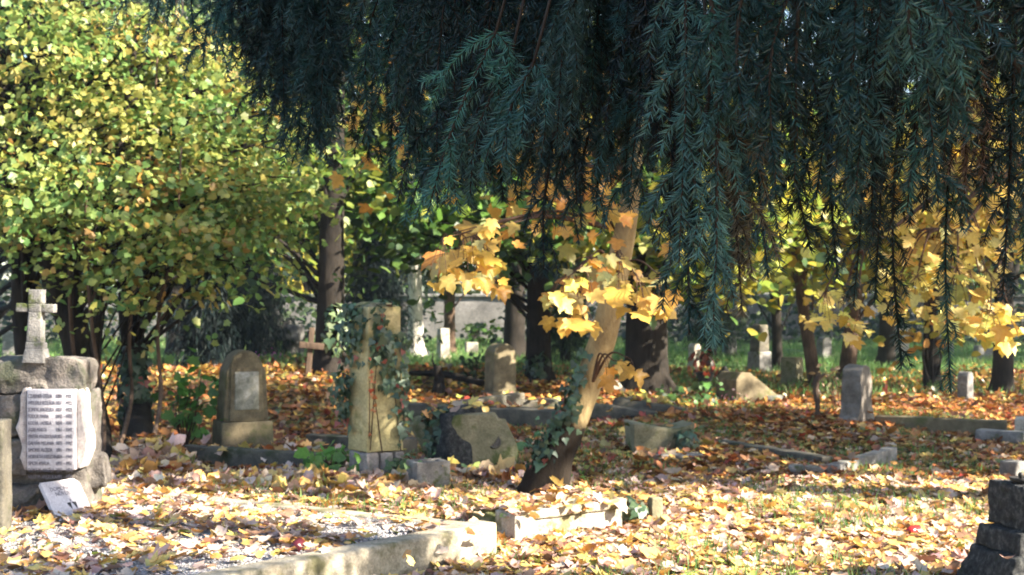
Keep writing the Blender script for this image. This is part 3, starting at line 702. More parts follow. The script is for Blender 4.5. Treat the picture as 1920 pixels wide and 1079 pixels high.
# long kerb at the right with end block, L kerb, small stone
K0, K1 = hit(1642, 798), hit(1905, 823); dk = K1 - K0
rk = thing("grave_kerb", "long low dark kerb with pale end block before the sunny lawn", "kerb", K0, math.atan2(dk.y, dk.x))
block("long_kerb", 'stone_brown', rk, (dk.length / 2 - .06, .08, -.08), (dk.length - .1, .16, .19), 0, 1, .014, .006, 4, .14, 3)
block("end_block", 'stone_white', rk, (dk.length + .10, -.02, -.08), (.22, .32, .24), .1, .96, .014, .006, 4, .1, 4)
block("under_step", 'stone_grey', rk, (dk.length - .10, -.28, -.08), (.5, .20, .12), -.1, .96, .014, .006, 4, .1, 5)
K0, K1 = hit(1570, 893), hit(1682, 868); dk = K1 - K0
lk3 = thing("grave_kerb", "sunken grey L-shaped kerb among the green and brown leaves", "kerb", K0, math.atan2(dk.y, dk.x))
block("near_kerb", 'stone_grey', lk3, (dk.length / 2, .06, -.08), (dk.length, .12, .17), 0, 1, .014, .006, 4, .1, 3)
block("far_kerb", 'stone_dark', lk3, (dk.length - .70, .95, -.08), (1.5, .14, .17), 1.1, 1, .014, .006, 4, .1, 4)
block("end_slab", 'stone_grey', lk3, (-.02, .26, -.08), (.14, .30, .15), .3, 1, .014, .006, 4, .1, 5)
q = hit(1898, 895)
gs = thing("marker_stone", "low grey two-toned stone just behind the black stone stack", "stone", q, R_(38))
block("stone", 'stone_grey', gs, (0, 0, -.05), (.16, .16, .19), 0, .95, .012, .006, 7, .06, 2)

# dark stack in the near right corner
q = Vector(((1943 - CX) * 6.55 / F, 6.55, 0)); s9 = 6.55 / F
dsx = thing("stone_stack", "black speckled stone tombstone base stacked in three steps", "tombstone base", q, R_(14))
block("top_block", 'stone_night', dsx, (.02, .0, .335), (.40, .30, .225), 0, .98, .016, .012, 13, .022, 3)
block("middle_block", 'stone_night', dsx, (.02, .0, .222), (.50, .36, .112), 0, .95, .014, .012, 13, .022, 4)
block("base_block", 'stone_night', dsx, (.03, .0, -.05), (.74, .50, .271), 0, .80, .02, .02, 10, .03, 5)
q2 = W(1914, 903, 6.5)
dish = thing("iron_dish", "small dark dish with knob on top of the black stones", "dish", (q2.x, 6.5, .562))
add("bowl", *lathe([(0, 0), (.03, 0), (.05, .012), (.058, .03), (.052, .03), (.04, .016), (0.0, .014)], 18), 'iron', dish)
add("knob", *lathe([(0, .0145), (.008, .0145), (.010, .03), (.015, .042), (.009, .054), (0, .056)], 12), 'iron', dish)

# candles
q = hz(1713, 995, .03)
cd = thing("grave_candle", "red glass grave candle lying in the sunlit leaves", "candle", q, R_(30), None, (0, R_(80)))
add("glass", *lathe([(0, -.05), (.026, -.05), (.032, -.02), (.03, .03), (.022, .035), (0, .035)], 14), 'redglass', cd)
add("lid", *lathe([(0, .0355), (.025, .0355), (.024, .05), (.01, .06), (0, .06)], 14), 'iron', cd)
q = hz(560, 1022, BZ + .03)
cd = thing("wax_candle", "dark red candle stub lying on the gravel bed", "candle", q, R_(70), None, (0, R_(72)))
add("stub", *lathe([(0, -.045), (.03, -.045), (.034, -.02), (.033, .02), (.02, .03), (0, .02)], 14), 'darkred', cd)
add("wick", *tube([(0, 0, .02), (.003, 0, .035), (.006, .002, .05)], [.003, .002, .001], 5), 'iron', cd)

# wooden cross, rockery tomb, purple flowers
q = hit(577, 706); s10 = q.y / F
wc = thing("grave_cross", "leaning dark wooden cross beside the big sunlit ivy trunk", "cross", q, R_(12), None, (0, R_(5)))
block("upright", 'wood', wc, (0, 0, -.05), (11 * s10, .08, 92 * s10 + .05), 0, .92, .008, .004, 8, .1, 2)
block("crossbar", 'wood', wc, (2 * s10, -.055, 52 * s10), (46 * s10, .06, 12 * s10), 0, 1, .008, .004, 8, .1, 3)
q = hit(528, 690); s11 = q.y / F
rk_ = thing("rockery_tomb", "grey rockery tomb of piled boulders with upright slab behind", "tomb", q, R_(15))
bm = bmesh.new()
for i in range(9):
    sz = U(.16, .34); bm2 = bmesh.new(); bm_box(bm2, (U(-.3, .3), U(-.1, .35), .02 + .28 * (i // 3)), (sz * 1.3, sz, sz), U(0, 3), .8); bevel(bm2, .04, 2); roughen(bm2, 0, .03, 5, i, .1)
    me = bpy.data.meshes.new("t"); bm2.to_mesh(me); bm2.free(); bm.from_mesh(me); bpy.data.meshes.remove(me)
add_bm("boulders", bm, 'stone_grey', rk_, True)
block("slab", 'stone_grey', rk_, (.16, .45, -.05), (20 * s11, .16, 92 * s11), 0, .86, .02, .01, 5, .12, 4)
q = hit(505, 700)
vs_ = thing("flower_vase", "dark vase of purple flowers behind the brown arched tombstone", "flowers", q)
add("vase", *lathe([(0, -.02), (.10, -.02), (.08, .05), (.12, .26), (.105, .27), (0, .24)]), 'iron', vs_)
fl = Tris(); k = 90; d = rng.normal(0, 1, (k, 3)) * [.11, .08, .06]
scatter(fl, T_OVAL, d + [0, 0, .36], unit(d) + [0, 0, .6], unit(d), U(.05, .08, k), pick([(4, (.60, .10, .52)), (1, (.10, .2, .05))], k)); fl.build("blossoms", 'leaf', vs_)

# stones scattered in the distance
far = [(1302, 690, 16, 46, "pale blurred headstone on the lawn right of the big dark trunk", 'stone_white', 30, True),
       (712, 668, 20, 44, "grey headstone in the gap behind the ivy pillar", 'stone_grey', 20, False),
       (447, 668, 26, 40, "grey headstone under the dark weeping conifer", 'stone_grey', 25, True),
       (545, 662, 18, 66, "tall narrow grey headstone rising behind the rockery tomb", 'stone_grey', 10, False),
       (1215, 664, 22, 40, "dim distant headstone just behind the big dark trunk", 'stone_grey', 20, True),
       (1545, 672, 26, 40, "small distant headstone between bent thin tree and kerb tombstone", 'stone_grey', 35, True),
       (1690, 668, 26, 52, "pale distant headstone beside a dark trunk at the far lawn", 'stone_white', 20, False),
       (1845, 672, 40, 24, "wide low distant gravestone under the bright yellow leaves", 'stone_grey', 20, False),
       (1368, 668, 24, 36, "distant grey headstone below the hanging spruce tips", 'stone_grey', 28, True),
       (18, 668, 24, 46, "distant pale headstone left of the marble cross", 'stone_grey', 10, True),
       (884, 668, 24, 26, "low distant headstone in front of the far wall", 'stone_white', 15, False),
       (1775, 666, 22, 40, "distant grey headstone seen between two dark right-hand trunks", 'stone_grey', 25, True)]
for i, (px, py, w_, h_, lb, mt, yw, ar) in enumerate(far):
    headstone(px, py, w_, h_, lb, mt, yw, .2, "headstones in the distance", ar, True, "headstone", "headstone", None, .94, i + 11)

# far wall
wl = thing("cemetery_wall", "long pale cemetery wall at the end of the lawn", "wall", (-1, 47, 0), R_(-2))
block("wall", 'wall', wl, (0, 0, -.3), (46, .4, 1.85), 0, 1, .03, .03, 1.2, .8, 3)
block("coping", 'stone_grey', wl, (0, 0, 1.55), (46.2, .6, .12), 0, 1, .03, .01, 1.2, .8, 4)

# iron stake and the fallen log
q = hit(1531, 784); s12 = q.y / F
st = thing("iron_stake", "thin dark crooked stake stuck in the red leaves", "stake", q)
add("shaft", *tube([(0, 0, -.08), (.012, 0, .15), (-.01, 0, .32), (.02, 0, .47)], [.028, .03, .033, .03], 8, 14, .05), 'wood', st)
add("spur", *tube([(.015, 0, .43), (.07, 0, .475), (.10, -.01, .49)], [.02, .017, .011], 6, 8, .05), 'wood', st)
a_, b_ = hit(770, 716), hit(905, 740); a_.z += .13; b_.z += .16
fg = thing("fallen_branch", "fallen dark branch lying across the leaf bank", "branch", a_)
add("stem", *tube([a_, (a_ + b_) / 2 + Vector((0, 0, .05)), b_], [.035, .055, .05], 8, 18, .06), 'bark_dark', fg, origin=a_)
m_ = a_ * .5 + b_ * .5
add("side_twig", *tube([m_ + Vector((0, 0, .05)), m_ + Vector((-.18, .05, .20)), m_ + Vector((-.20, .1, .36))], [.025, .016, .006], 6, 10, .05), 'bark_dark', fg, origin=a_)
q = hit(822, 742)
su = thing("tree_stump", "thin dark stump standing beside the fallen branch", "stump", q)
add("stump", *tube([(0, 0, -.05), (.01, 0, .2), (-.01, 0, .42)], [.13, .075, .06], 9, 12, .08), 'bark_dark', su)

# ================================================================== TREES
# ---- leaning maple in the middle
mp = hit(1028, 930)
path = [W(1016, 940, mp.y), W(1042, 850, mp.y), W(1080, 770, mp.y + .05), W(1111, 690, mp.y + .05), W(1136, 610, mp.y), W(1152, 530, mp.y), W(1170, 440, mp.y - .05), W(1184, 340, mp.y - .1), W(1192, 200, mp.y - .1), W(1200, 0, mp.y), W(1190, -200, mp.y)]
path[0].z = mp.z
mt = thing("maple_tree", "leaning smooth-barked maple with golden leaves and ivy at its foot", "tree", mp)
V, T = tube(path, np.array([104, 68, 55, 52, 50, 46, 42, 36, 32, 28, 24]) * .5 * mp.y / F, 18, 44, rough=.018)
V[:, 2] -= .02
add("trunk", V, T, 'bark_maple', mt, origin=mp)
ba = Tris(); la = Tris()
def cluster(c_px, D, spread_px, n, size, pal, from_pt, nt_=4):
    """a spray of large hanging leaves round a pixel centre, each on its stalk"""
    ctr = np.array(W(*c_px, D)); sx, sz = spread_px[0] * D / F, spread_px[1] * D / F
    P = ctr + rng.uniform(-1, 1, (n, 3)) * np.array([sx, .35, sz]); P[:, 2] -= .35 * np.abs(P[:, 0] - ctr[0]) * sz / max(sx, .01)
    f = np.array(from_pt)
    nodes = [ctr + rng.uniform(-.6, .6, 3) * [sx, .3, .5 * sz] + [0, 0, sz * .6] for _ in range(nt_)]
    for q in nodes: ba.put(*tube([f, f * .5 + q * .5 + [0, 0, .12], q], [.014, .008, .004], 5, 12))
    for p in P:
        q = min(nodes, key=lambda w: np.linalg.norm(w - p)); ba.put(*tube([q, (q + p) / 2 + [0, 0, .03], p], [.0035, .0022, .0018], 4, 6))
    nr = np.stack([rng.normal(.1, .3, n), rng.normal(-.75, .25, n), rng.normal(.65, .3, n)], -1)
    al = np.stack([rng.normal(0, .55, n), rng.normal(-.35, .25, n), rng.normal(-.8, .2, n)], -1)
    scatter(la, T_MAPLE, P, nr, al, size * np.exp(rng.normal(0, .2, n)), pick(pal, n, .24))
f1 = W(1150, 430, mp.y); f2 = W(1150, 520, mp.y); f3 = W(1112, 715, mp.y - .1)
cluster((875, 480), 8.8, (80, 52), 36, .116, PAL_GOLD, f1, 6)
cluster((935, 440), 9.0, (40, 30), 8, .13, PAL_GOLD, f1, 3)
cluster((1070, 545), 8.6, (45, 50), 20, .118, PAL_GOLD, f2, 4)
cluster((1130, 505), 8.8, (70, 34), 20, .116, PAL_GOLD, f2, 4)
cluster((1215, 545), 8.6, (40, 32), 18, .116, PAL_GOLD, f2, 4)
cluster((1075, 605), 8.6, (22, 20), 5, .125, PAL_GOLD, f2, 1)
cluster((1160, 685), 9.2, (42, 16), 5, .13, PAL_ORANGE, f3, 3)
cluster((1115, 415), 9.2, (60, 40), 12, .125, PAL_ORANGE, f1, 3)
for (px, py, D, nclump, rx, rzz) in ((760, 180, 10.5, 22, 90, 160), (900, 290, 10.5, 16, 130, 100), (1080, 320, 10, 16, 110, 100), (1090, 150, 10.8, 26, 140, 130), (860, 0, 11, 20, 200, 60), (1150, 60, 10.4, 24, 160, 90)):
    cl = ellipsoid(W(px, py, D), (rx * D / F, .8, rzz * D / F), nclump, .2)
    crown_leaves(la, cl[:int(nclump * .62)], 8, .11, PAL_ORANGE + [(3, (.66, .44, .09))], T_MAPLE, (.22, .10), .5, .7)
    limbs(ba, [path[7]] * 3, cl[:3], .02, .006)
la.build("crown", 'leaf', mt, mp); ba.build("branches", 'twig', mt, mp)

# ---- green-yellow hedge maples at the left
def shrub(name, label, base, path, radii, crowns, pal, size=.062, barkm='bark_dark', group="stems of the green-yellow thicket at the left", nlimb=44, tm=None):
    return make_tree(name, label, "tree", path, radii, [(c, r, int(n * .42), int(p * 3.3)) for c, r, n, p in crowns], pal, tm or (T_FIELD[:1] + T_LOBED * 2), size, barkm, group, 10, 'leaf', nlimb, (.25, .035), up=.6)
def Dp(px, py, D): return np.array(W(px, py, D))
def Er(rx, ry, rz, D): return (rx * D / F, ry, rz * D / F)
b1 = hz(40, 830, .1)
shrub("hedge_maple", "dark leaning thicket stem directly behind the marble cross", b1, [b1, Dp(52, 700, 12.3), Dp(45, 560, 12.3), Dp(40, 430, 12.2), Dp(15, 250, 12.2), Dp(-10, 60, 12.4), Dp(-30, -160, 12.4)], [.13, .12, .12, .11, .10, .08, .05],
      [(Dp(60, 90, 12.4), Er(190, 1.0, 170, 12.4), 150, 17), (Dp(30, 300, 11.8), Er(160, .9, 120, 11.8), 95, 17), (Dp(90, 370, 11.2), Er(110, .6, 60, 11.2), 36, 16)], PAL_SHRUB)
b2 = hz(182, 862, .12)
shrub("hedge_maple", "strongly leaning thicket trunk crossing between the cross and ivy stem", b2, [b2, Dp(170, 760, 11.9), Dp(140, 620, 11.9), Dp(108, 520, 11.9), Dp(80, 440, 12), Dp(60, 300, 12.1), Dp(80, 100, 12.2), Dp(90, -100, 12.2)], [.15, .14, .14, .14, .12, .09, .06, .04],
      [(Dp(210, 110, 12.1), Er(170, 1.0, 170, 12.1), 140, 17), (Dp(200, 330, 11.6), Er(150, .8, 100, 11.6), 80, 16), (Dp(225, 420, 11.2), Er(150, .6, 55, 11.2), 40, 14)], PAL_SHRUB)
b3 = hz(205, 872, .12)
shrub("hedge_maple", "slim upright reddish thicket stem right beside the leaning trunk", b3, [b3, Dp(188, 780, 11.6), Dp(178, 660, 11.6), Dp(188, 540, 11.6), Dp(200, 420, 11.6), Dp(230, 240, 11.8), Dp(260, 40, 12)], [.05, .045, .045, .04, .035, .03, .02],
      [(Dp(330, 180, 12.4), Er(150, .9, 170, 12.4), 110, 16), (Dp(265, 545, 10.9), Er(110, .5, 60, 10.9), 18, 5), (Dp(190, 620, 10.9), Er(70, .4, 60, 10.9), 8, 3)], PAL_SHRUB, nlimb=18)
b4 = hz(258, 862, .12)
t4 = shrub("hedge_maple", "thick ivy-wrapped thicket trunk nearest the leaf pile", b4, [b4, Dp(258, 760, 12.3), Dp(250, 640, 12.3), Dp(245, 520, 12.3), Dp(262, 400, 12.3), Dp(290, 240, 12.4), Dp(330, 40, 12.6), Dp(340, -150, 12.6)], [.15, .13, .12, .12, .10, .09, .06, .04],
      [(Dp(430, 250, 12.6), Er(170, .9, 130, 12.6), 120, 16), (Dp(420, 390, 12.2), Er(150, .8, 70, 12.2), 70, 15), (Dp(340, 460, 11.6), Er(150, .6, 70, 11.6), 46, 12), (Dp(500, 340, 12), Er(100, .6, 60, 12), 34, 14)], PAL_SHRUB + [(2, (.22, .36, .08))])
# thin whippy stems
for i, (px, px2, top, D, lb) in enumerate(((150, 128, 330, 11.7, "thinnest bare sapling between the leaning trunk and the cross"), (215, 285, 250, 11.8, "arching sapling leaning right across the ivy-wrapped trunk"), (275, 330, 420, 11.5, "short slanting sapling rising beside the raked leaf pile"), (195, 160, 420, 11.3, "crooked reddish sapling leaning left before the thicket"))):
    b = hz(px, 868, .12)
    make_tree("sapling", lb, "sapling", [b, Dp((px * 2 + px2) / 3 + 8, 740, D), Dp((px + px2) / 2 - 6, 600, D), Dp(px2, top, D), Dp(px2 + 10, top - 150, D)], [.022, .02, .018, .014, .008],
              [(Dp(px2 + 20, top + 60, D), Er(70, .4, 90, D), 14, 9)], PAL_SHRUB, T_FIELD, .085, 'bark_brown', "saplings in the left thicket", 7, 'leaf', 6, (.20, .07))

# tall tree behind the thicket, leaves coloured dark to stand for shaded gaps
bb = hz(-40, 690, .1)
make_tree("broadleaf_tree", "tall shade-darkened tree filling the upper left behind the thicket", "tree", [bb, Dp(-30, 500, bb.y), Dp(0, 250, bb.y), Dp(40, 0, bb.y), Dp(60, -200, bb.y)], [.3, .25, .22, .18, .1],
          [(Dp(140, 150, bb.y - 1), Er(330, 2.2, 240, bb.y), 320, 26), (Dp(430, 60, bb.y + 2), Er(260, 2.2, 150, bb.y), 220, 26), (Dp(330, 340, bb.y - 2), Er(260, 1.5, 140, bb.y), 120, 20)], PAL_DARK + PAL_DARK + [(2, (.10, .17, .04))], T_SIMPLE, .17, 'bark_dark', None, 12, 'leaf', 20, (.45, .14))

# ---- trunks of the wood: px, base row, trunk px width, lean px at top, crowns
wood = "tall trees of the wood"
def wood_tree(label, px, py, wpx, lean, crowns, pal, barkm='bark_dark', flare=.7, size=.16, name="broadleaf_tree", tm=None, bend=None, per_limb=10, spread=(.4, .13)):
    b = hit(px, py); D = b.y; r = wpx * .5 * D / F
    rows = [py, 560, 400, 200, 0, -150]
    pth = [np.array(b)] + [Dp(px + lean * (py - y) / 560 + (bend(y) if bend else 0), y, D) for y in rows[1:]]
    if D > 18: crowns = list(crowns) + [(px, -40 - 2600 / D, .5, min(330, 2.8 * F / D), 2.8, 1.3 * F / D, 60, 24)]      # the upper crown, added above the picture to darken the wood
    cr = [(Dp(cx_, cy_, D + dd), Er(rx, ry, rz, D), n, p) for (cx_, cy_, dd, rx, ry, rz, n, p) in crowns]
    return make_tree(name, label, "tree", pth, [r * 1.15, r, r * .9, r * .75, r * .55, r * .35], cr, pal, tm or T_SIMPLE, size, barkm, wood, 16, 'leaf', per_limb, spread, flare)
TW1 = wood_tree("stout brown ivy-flecked trunk behind the wooden cross", 618, 702, 50, 10, [(600, 300, 1, 220, 1.8, 90, 90, 20), (640, 140, 2, 260, 2, 120, 110, 20), (470, 400, 1, 120, 1.4, 50, 40, 18)], PAL_GREEN + [(2, (.30, .33, .05))], 'bark_dark', .7)
wood_tree("dark slim straight trunk just left of the leaning maple", 1010, 722, 42, -4, [(900, 400, 0, 200, 1.8, 80, 100, 20), (820, 330, 2, 200, 1.8, 90, 80, 20), (1000, 200, 1, 250, 2, 120, 110, 18)], PAL_GREEN, 'bark_dark', .5)
wood_tree("widest black trunk right behind the leaning maple", 1212, 735, 74, 4, [(1300, 420, -1, 220, 1.8, 90, 100, 20), (1350, 250, 0, 250, 2, 120, 100, 20), (1150, 150, 1, 250, 2, 120, 90, 18)], PAL_YG + PAL_GREEN, 'bark_dark', .45)
wood_tree("dim ivy-footed trunk between round-topped tombstone and the far wall", 965, 668, 36, 2, [(900, 350, 0, 260, 2.5, 120, 110, 20)], PAL_GREEN, 'bark_dark', .5, .2)
wood_tree("pale sunlit trunk just right of the ivy pillar's top", 780, 668, 26, -8, [(760, 330, 0, 200, 2.5, 120, 90, 18)], PAL_YG, 'bark_pale', .9, .2)
wood_tree("thin brown trunk standing before the far wall", 842, 662, 20, 8, [(850, 380, 0, 150, 2, 90, 60, 18)], PAL_GREEN, 'bark_brown', .5, .2)
wood_tree("thin dark trunk left of the bent thin tree", 1458, 692, 17, -14, [(1420, 400, 0, 180, 2, 110, 80, 18)], PAL_YG, 'bark_dark', .3, .2)
wood_tree("bent thin trunk curving down to the crooked stake", 1530, 724, 22, -60, [(1480, 420, 0, 170, 1.6, 90, 80, 18), (1600, 300, 0, 220, 1.6, 130, 80, 18)], PAL_YG, 'bark_brown', .2, .16, bend=lambda y: -8 if y > 500 else -4)
wood_tree("dark trunk leaning behind the white-sided tombstone", 1586, 716, 26, 60, [(1660, 400, 0, 170, 1.6, 100, 80, 18)], PAL_YG, 'bark_brown', .5)
wood_tree("dim distant trunk right of the white-sided tombstone", 1662, 688, 28, 12, [(1700, 380, 0, 200, 2, 120, 90, 18)], PAL_YG + PAL_GOLD, 'bark_dark', .4, .2)
wood_tree("dark trunk with a flush of red leaves above", 1747, 732, 28, 0, [(1760, 330, 0, 200, 1.8, 130, 100, 18), (1745, 600, -.6, 24, .2, 18, 5, 12)], PAL_YG + PAL_ORANGE, 'bark_dark', .3)
wood_tree("dark ivy-grown trunk nearest the right edge under yellow leaves", 1880, 742, 34, 8, [(1850, 300, 0, 220, 1.8, 160, 110, 18)], PAL_YG + PAL_GOLD, 'bark_dark', .4)
wood_tree("dim distant trunk left behind the brown arched tombstone", 330, 672, 34, -6, [(300, 350, 0, 260, 2.5, 130, 120, 18)], PAL_YG, 'bark_dark', .5, .2)

# ---- yellow maple hanging in from the right
yb = Vector((4.55, 9.9, float(H(4.55, 9.9))))
ym = thing("maple_tree", "bright golden maple whose leafy boughs hang in from the right", "tree", yb)
tp = [yb, yb + Vector((.05, 0, 1.2)), yb + Vector((-.1, .1, 2.6)), yb + Vector((-.5, .2, 4.2)), yb + Vector((-.8, .2, 6))]
add("trunk", *tube(tp, [.13, .11, .10, .08, .05], 12, 30, .03), 'bark_brown', ym, origin=yb)
la = Tris(); ba = Tris()
PAL_LEMON = [(4, (.68, .54, .13)), (3, (.72, .60, .20)), (1.2, (.64, .40, .07)), (1, (.48, .48, .12))]
fy = Vector(tp[2])
cluster((1560, 572), 10.2, (50, 30), 24, .098, PAL_LEMON, W(1620, 470, 10), 4)
cluster((1605, 612), 10.2, (24, 22), 9, .098, PAL_LEMON, W(1620, 470, 10), 2)
cluster((1700, 535), 10.2, (60, 46), 40, .098, PAL_LEMON, W(1760, 430, 10), 6)
cluster((1800, 545), 10, (70, 50), 60, .10, PAL_LEMON, W(1800, 430, 10), 7)
cluster((1855, 605), 9.9, (48, 34), 46, .10, PAL_LEMON, W(1860, 520, 10), 5)
cluster((1790, 465), 10.2, (75, 46), 44, .10, PAL_LEMON, W(1800, 400, 10), 7)
for q in (W(1620, 470, 10), W(1760, 430, 10), W(1800, 430, 10), W(1860, 520, 10)):
    ba.put(*tube([fy, (fy + Vector(q)) / 2 + Vector((0, 0, .25)), q], [.035, .024, .013], 6, 14, .03))
for (px, py, D, n_, rx, rz) in ((1770, 390, 10.2, 13, 100, 70), (1650, 300, 10.6, 9, 80, 120), (1830, 230, 10.4, 18, 130, 130)):
    cl = ellipsoid(W(px, py, D), (rx * D / F, .7, rz * D / F), n_, .2)
    crown_leaves(la, cl, 9, .10, PAL_LEMON + PAL_GOLD + [(2, (.42, .40, .07))], T_MAPLE, (.22, .10), .5, .7); limbs(ba, [fy] * 5, cl[:5], .02, .006)
la.build("crown", 'leaf', ym, yb); ba.build("branches", 'twig', ym, yb)

# ---- conifers in the middle distance
def droop_conifer(name, label, px, py, toppx, wpx, n, pal, D=None, ln=.55):
    b = hit(px, py); D = b.y; t = thing(name, label, "conifer", b)
    hgt = (py - toppx) * D / F; w = wpx * D / F
    V, T = tube([b, b + Vector((0, 0, hgt * .6)), b + Vector((0, 0, hgt))], [.12, .09, .02], 9, 14, .04); add("trunk", V, T, 'bark_dark', t, origin=b)
    la = Tris(); k = n
    z = hgt * (U(.12, 1, k)); a = U(0, 6.28, k); r = w * (1.02 - z / hgt * .8) * np.sqrt(U(.05, 1, k)) * (1 + .3 * np.sin(5 * a + 3 * z))
    P = np.array(b) + np.stack([r * np.cos(a), r * np.sin(a), z], -1)
    m = 22; idx = np.repeat(np.arange(k), m); Q = P[idx] + rng.normal(0, 1, (k * m, 3)) * [.10, .10, .22]
    al = np.stack([rng.normal(0, .25, k * m), rng.normal(0, .25, k * m), np.full(k * m, -1.)], -1) + .35 * np.stack([np.cos(a), np.sin(a), 0 * a], -1)[idx]
    scatter(la, [(np.array([(-.05, 0, 0), (.05, 0, 0), (.03, .6, .02), (0, 1, 0)]), np.array([(0, 1, 2), (0, 2, 3)]))], Q, rng.normal(0, 1, (k * m, 3)), al, U(.6, 1.3, k * m) * ln * .27, pick(pal, k * m))
    la.build("foliage", 'grass', t, b); return t
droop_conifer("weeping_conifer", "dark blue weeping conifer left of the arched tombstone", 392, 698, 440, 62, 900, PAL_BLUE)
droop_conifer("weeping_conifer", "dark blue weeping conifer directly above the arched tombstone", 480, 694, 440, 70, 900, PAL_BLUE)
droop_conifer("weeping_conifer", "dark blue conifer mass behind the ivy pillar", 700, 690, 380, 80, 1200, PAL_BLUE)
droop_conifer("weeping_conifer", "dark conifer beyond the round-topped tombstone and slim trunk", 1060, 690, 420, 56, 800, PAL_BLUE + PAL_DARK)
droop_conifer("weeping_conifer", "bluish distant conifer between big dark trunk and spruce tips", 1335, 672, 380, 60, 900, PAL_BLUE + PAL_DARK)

# ---- bushes
def bush(label, px, py, wpx, hpx, n, pal, size=.09, tm=None, name="bush", cat="bush", leafm='leaf', depth=.3, z=None, group=None, up=.6):
    b = hit(px, py) if z is None else hz(px, py, z); s = b.y / F; t = thing(name, label, cat, b, 0, group)
    la = Tris(); ba = Tris()
    cl = ellipsoid(np.array(b) + [0, 0, hpx * s * .5], (wpx * s * .5, depth, hpx * s * .5), max(5, n // 6), .2); cl[:, 2] = np.maximum(cl[:, 2], b.z + .04)
    crown_leaves(la, cl, 6, size, pal, tm or T_LOBED, (.10, .05), up, .4)
    for c in cl[:14]: ba.put(*tube([np.array(b) + rng.normal(0, .03, 3) * [1, 1, 0], (np.array(b) + c) / 2 + rng.normal(0, .03, 3), c], [.008, .006, .003], 4, 7))
    la.build("foliage", leafm, t, b); ba.build("stems", 'twig', t, b); return t
bush("bright green young shrub between the raked leaf pile and arched tombstone", 345, 850, 90, 190, 130, PAL_PLANT, .11)
bush("green leafy seedling at the ivy pillar's left foot", 632, 892, 62, 60, 70, PAL_PLANT, .10, z=.12)
bush("dark ivy bush growing left of the round-topped tombstone", 885, 716, 40, 60, 90, PAL_DARK, .09)
bush("green sprig growing from the stone planter box", 790, 872, 55, 26, 50, [(2, (.12, .24, .12)), (1, (.2, .32, .14))], .06, T_OVAL, "fern", "fern", depth=.1, z=.245)
bush("small green tuft at the leaning maple's right foot", 1090, 905, 24, 26, 26, PAL_PLANT, .05, T_OVAL, depth=.1)
bush("pale green seedling right of the tilted tombstone chunk", 992, 848, 50, 40, 34, [(1, (.16, .30, .16)), (1, (.10, .22, .10))], .07, depth=.15)
bush("dark leafy undergrowth at the big dark trunk's right foot", 1285, 765, 100, 50, 160, PAL_DARK + PAL_PLANT, .08)
bush("dead twiggy shrub leaning on the white-sided tombstone's left", 1568, 770, 60, 90, 40, [(1, (.12, .09, .05)), (1, (.08, .10, .04))], .08, T_OVAL)
bush("low green shrub in front of the far wall", 905, 655, 80, 60, 120, PAL_GREEN + PAL_DARK, .16, T_SIMPLE, depth=.8)
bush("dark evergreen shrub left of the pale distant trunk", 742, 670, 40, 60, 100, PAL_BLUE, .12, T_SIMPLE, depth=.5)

# ---- ivy
def ivy_on(name, label, pts, nrm, size, loc, pal=PAL_IVY, leafm='ivy', vines=None):
    t = thing(name, label, "ivy", loc); la = Tris(); n = len(pts)
    nr = unit(np.asarray(nrm)) + rng.normal(0, .35, (n, 3)) + [0, 0, .25]
    al = np.stack([rng.normal(0, .6, n), rng.normal(0, .3, n), np.full(n, -1.)], -1)
    scatter(la, T_IVY, np.asarray(pts), nr, al, size * np.exp(rng.normal(0, .25, n)), pick(pal, n)); la.build("leaves", leafm, t, loc)
    if vines:
        va = Tris()
        for p, r in vines: va.put(*tube(p, r, 5, 16, .05))
        va.build("vines", 'twig', t, loc)
    return t
# on the pillar: its two visible faces and the top
r35 = R_(35); fxa = np.array([math.cos(r35), math.sin(r35), 0]); fna = np.array([math.sin(r35), -math.cos(r35), 0])       # right face: along, normal
fnb = np.array([-math.cos(r35), -math.sin(r35), 0]); fxb = fna                                                        # left face
c0 = np.array(pp_); hp = 268 * PS; hw = pw / 2
pts = []; nrs = []
def face_ivy(n, al, nr, uf, vf, off=.035):
    for _ in range(n):
        uu, vv = uf(), vf(); tp = hw * (1.06 - .1 * vv)
        pts.append(c0 + al * uu * tp + nr * (tp + abs(rng.normal(off * .6, off))) + np.array([0, 0, .205 + vv * hp])); nrs.append(nr)
face_ivy(150, fxb, fnb, lambda: U(-1.25, .7), lambda: 1.02 - abs(rng.normal(0, .20)))
face_ivy(80, fxb, fnb, lambda: rng.normal(-.85, .3), lambda: rng.normal(.45, .09), .07)
face_ivy(40, fxb, fnb, lambda: rng.normal(-1.0, .2), lambda: U(.2, .4), .05)
face_ivy(70, fxa, fna, lambda: rng.normal(-.5, .2), lambda: U(.62, 1.0))
face_ivy(80, fxa, fna, lambda: rng.normal(.15, .28), lambda: U(.45, .85))
face_ivy(26, fxa, fna, lambda: rng.normal(.6, .2), lambda: U(.05, .5))
face_ivy(50, fxa, fna, lambda: U(.9, 1.15), lambda: U(.1, .8))
for _ in range(50): pts.append(c0 + np.array([*rng.normal(0, .09, 2), .215 + hp + abs(rng.normal(0, .025))])); nrs.append(np.array([0, 0, 1.]))
for _ in range(110):
    a = U(-.9, .7); pts.append(c0 + np.array([math.cos(a) * U(.16, .32), math.sin(a) * U(.16, .3), abs(rng.normal(.05, .07))])); nrs.append(np.array([math.cos(a) * .4, math.sin(a) * .4, .8]))
vn = []
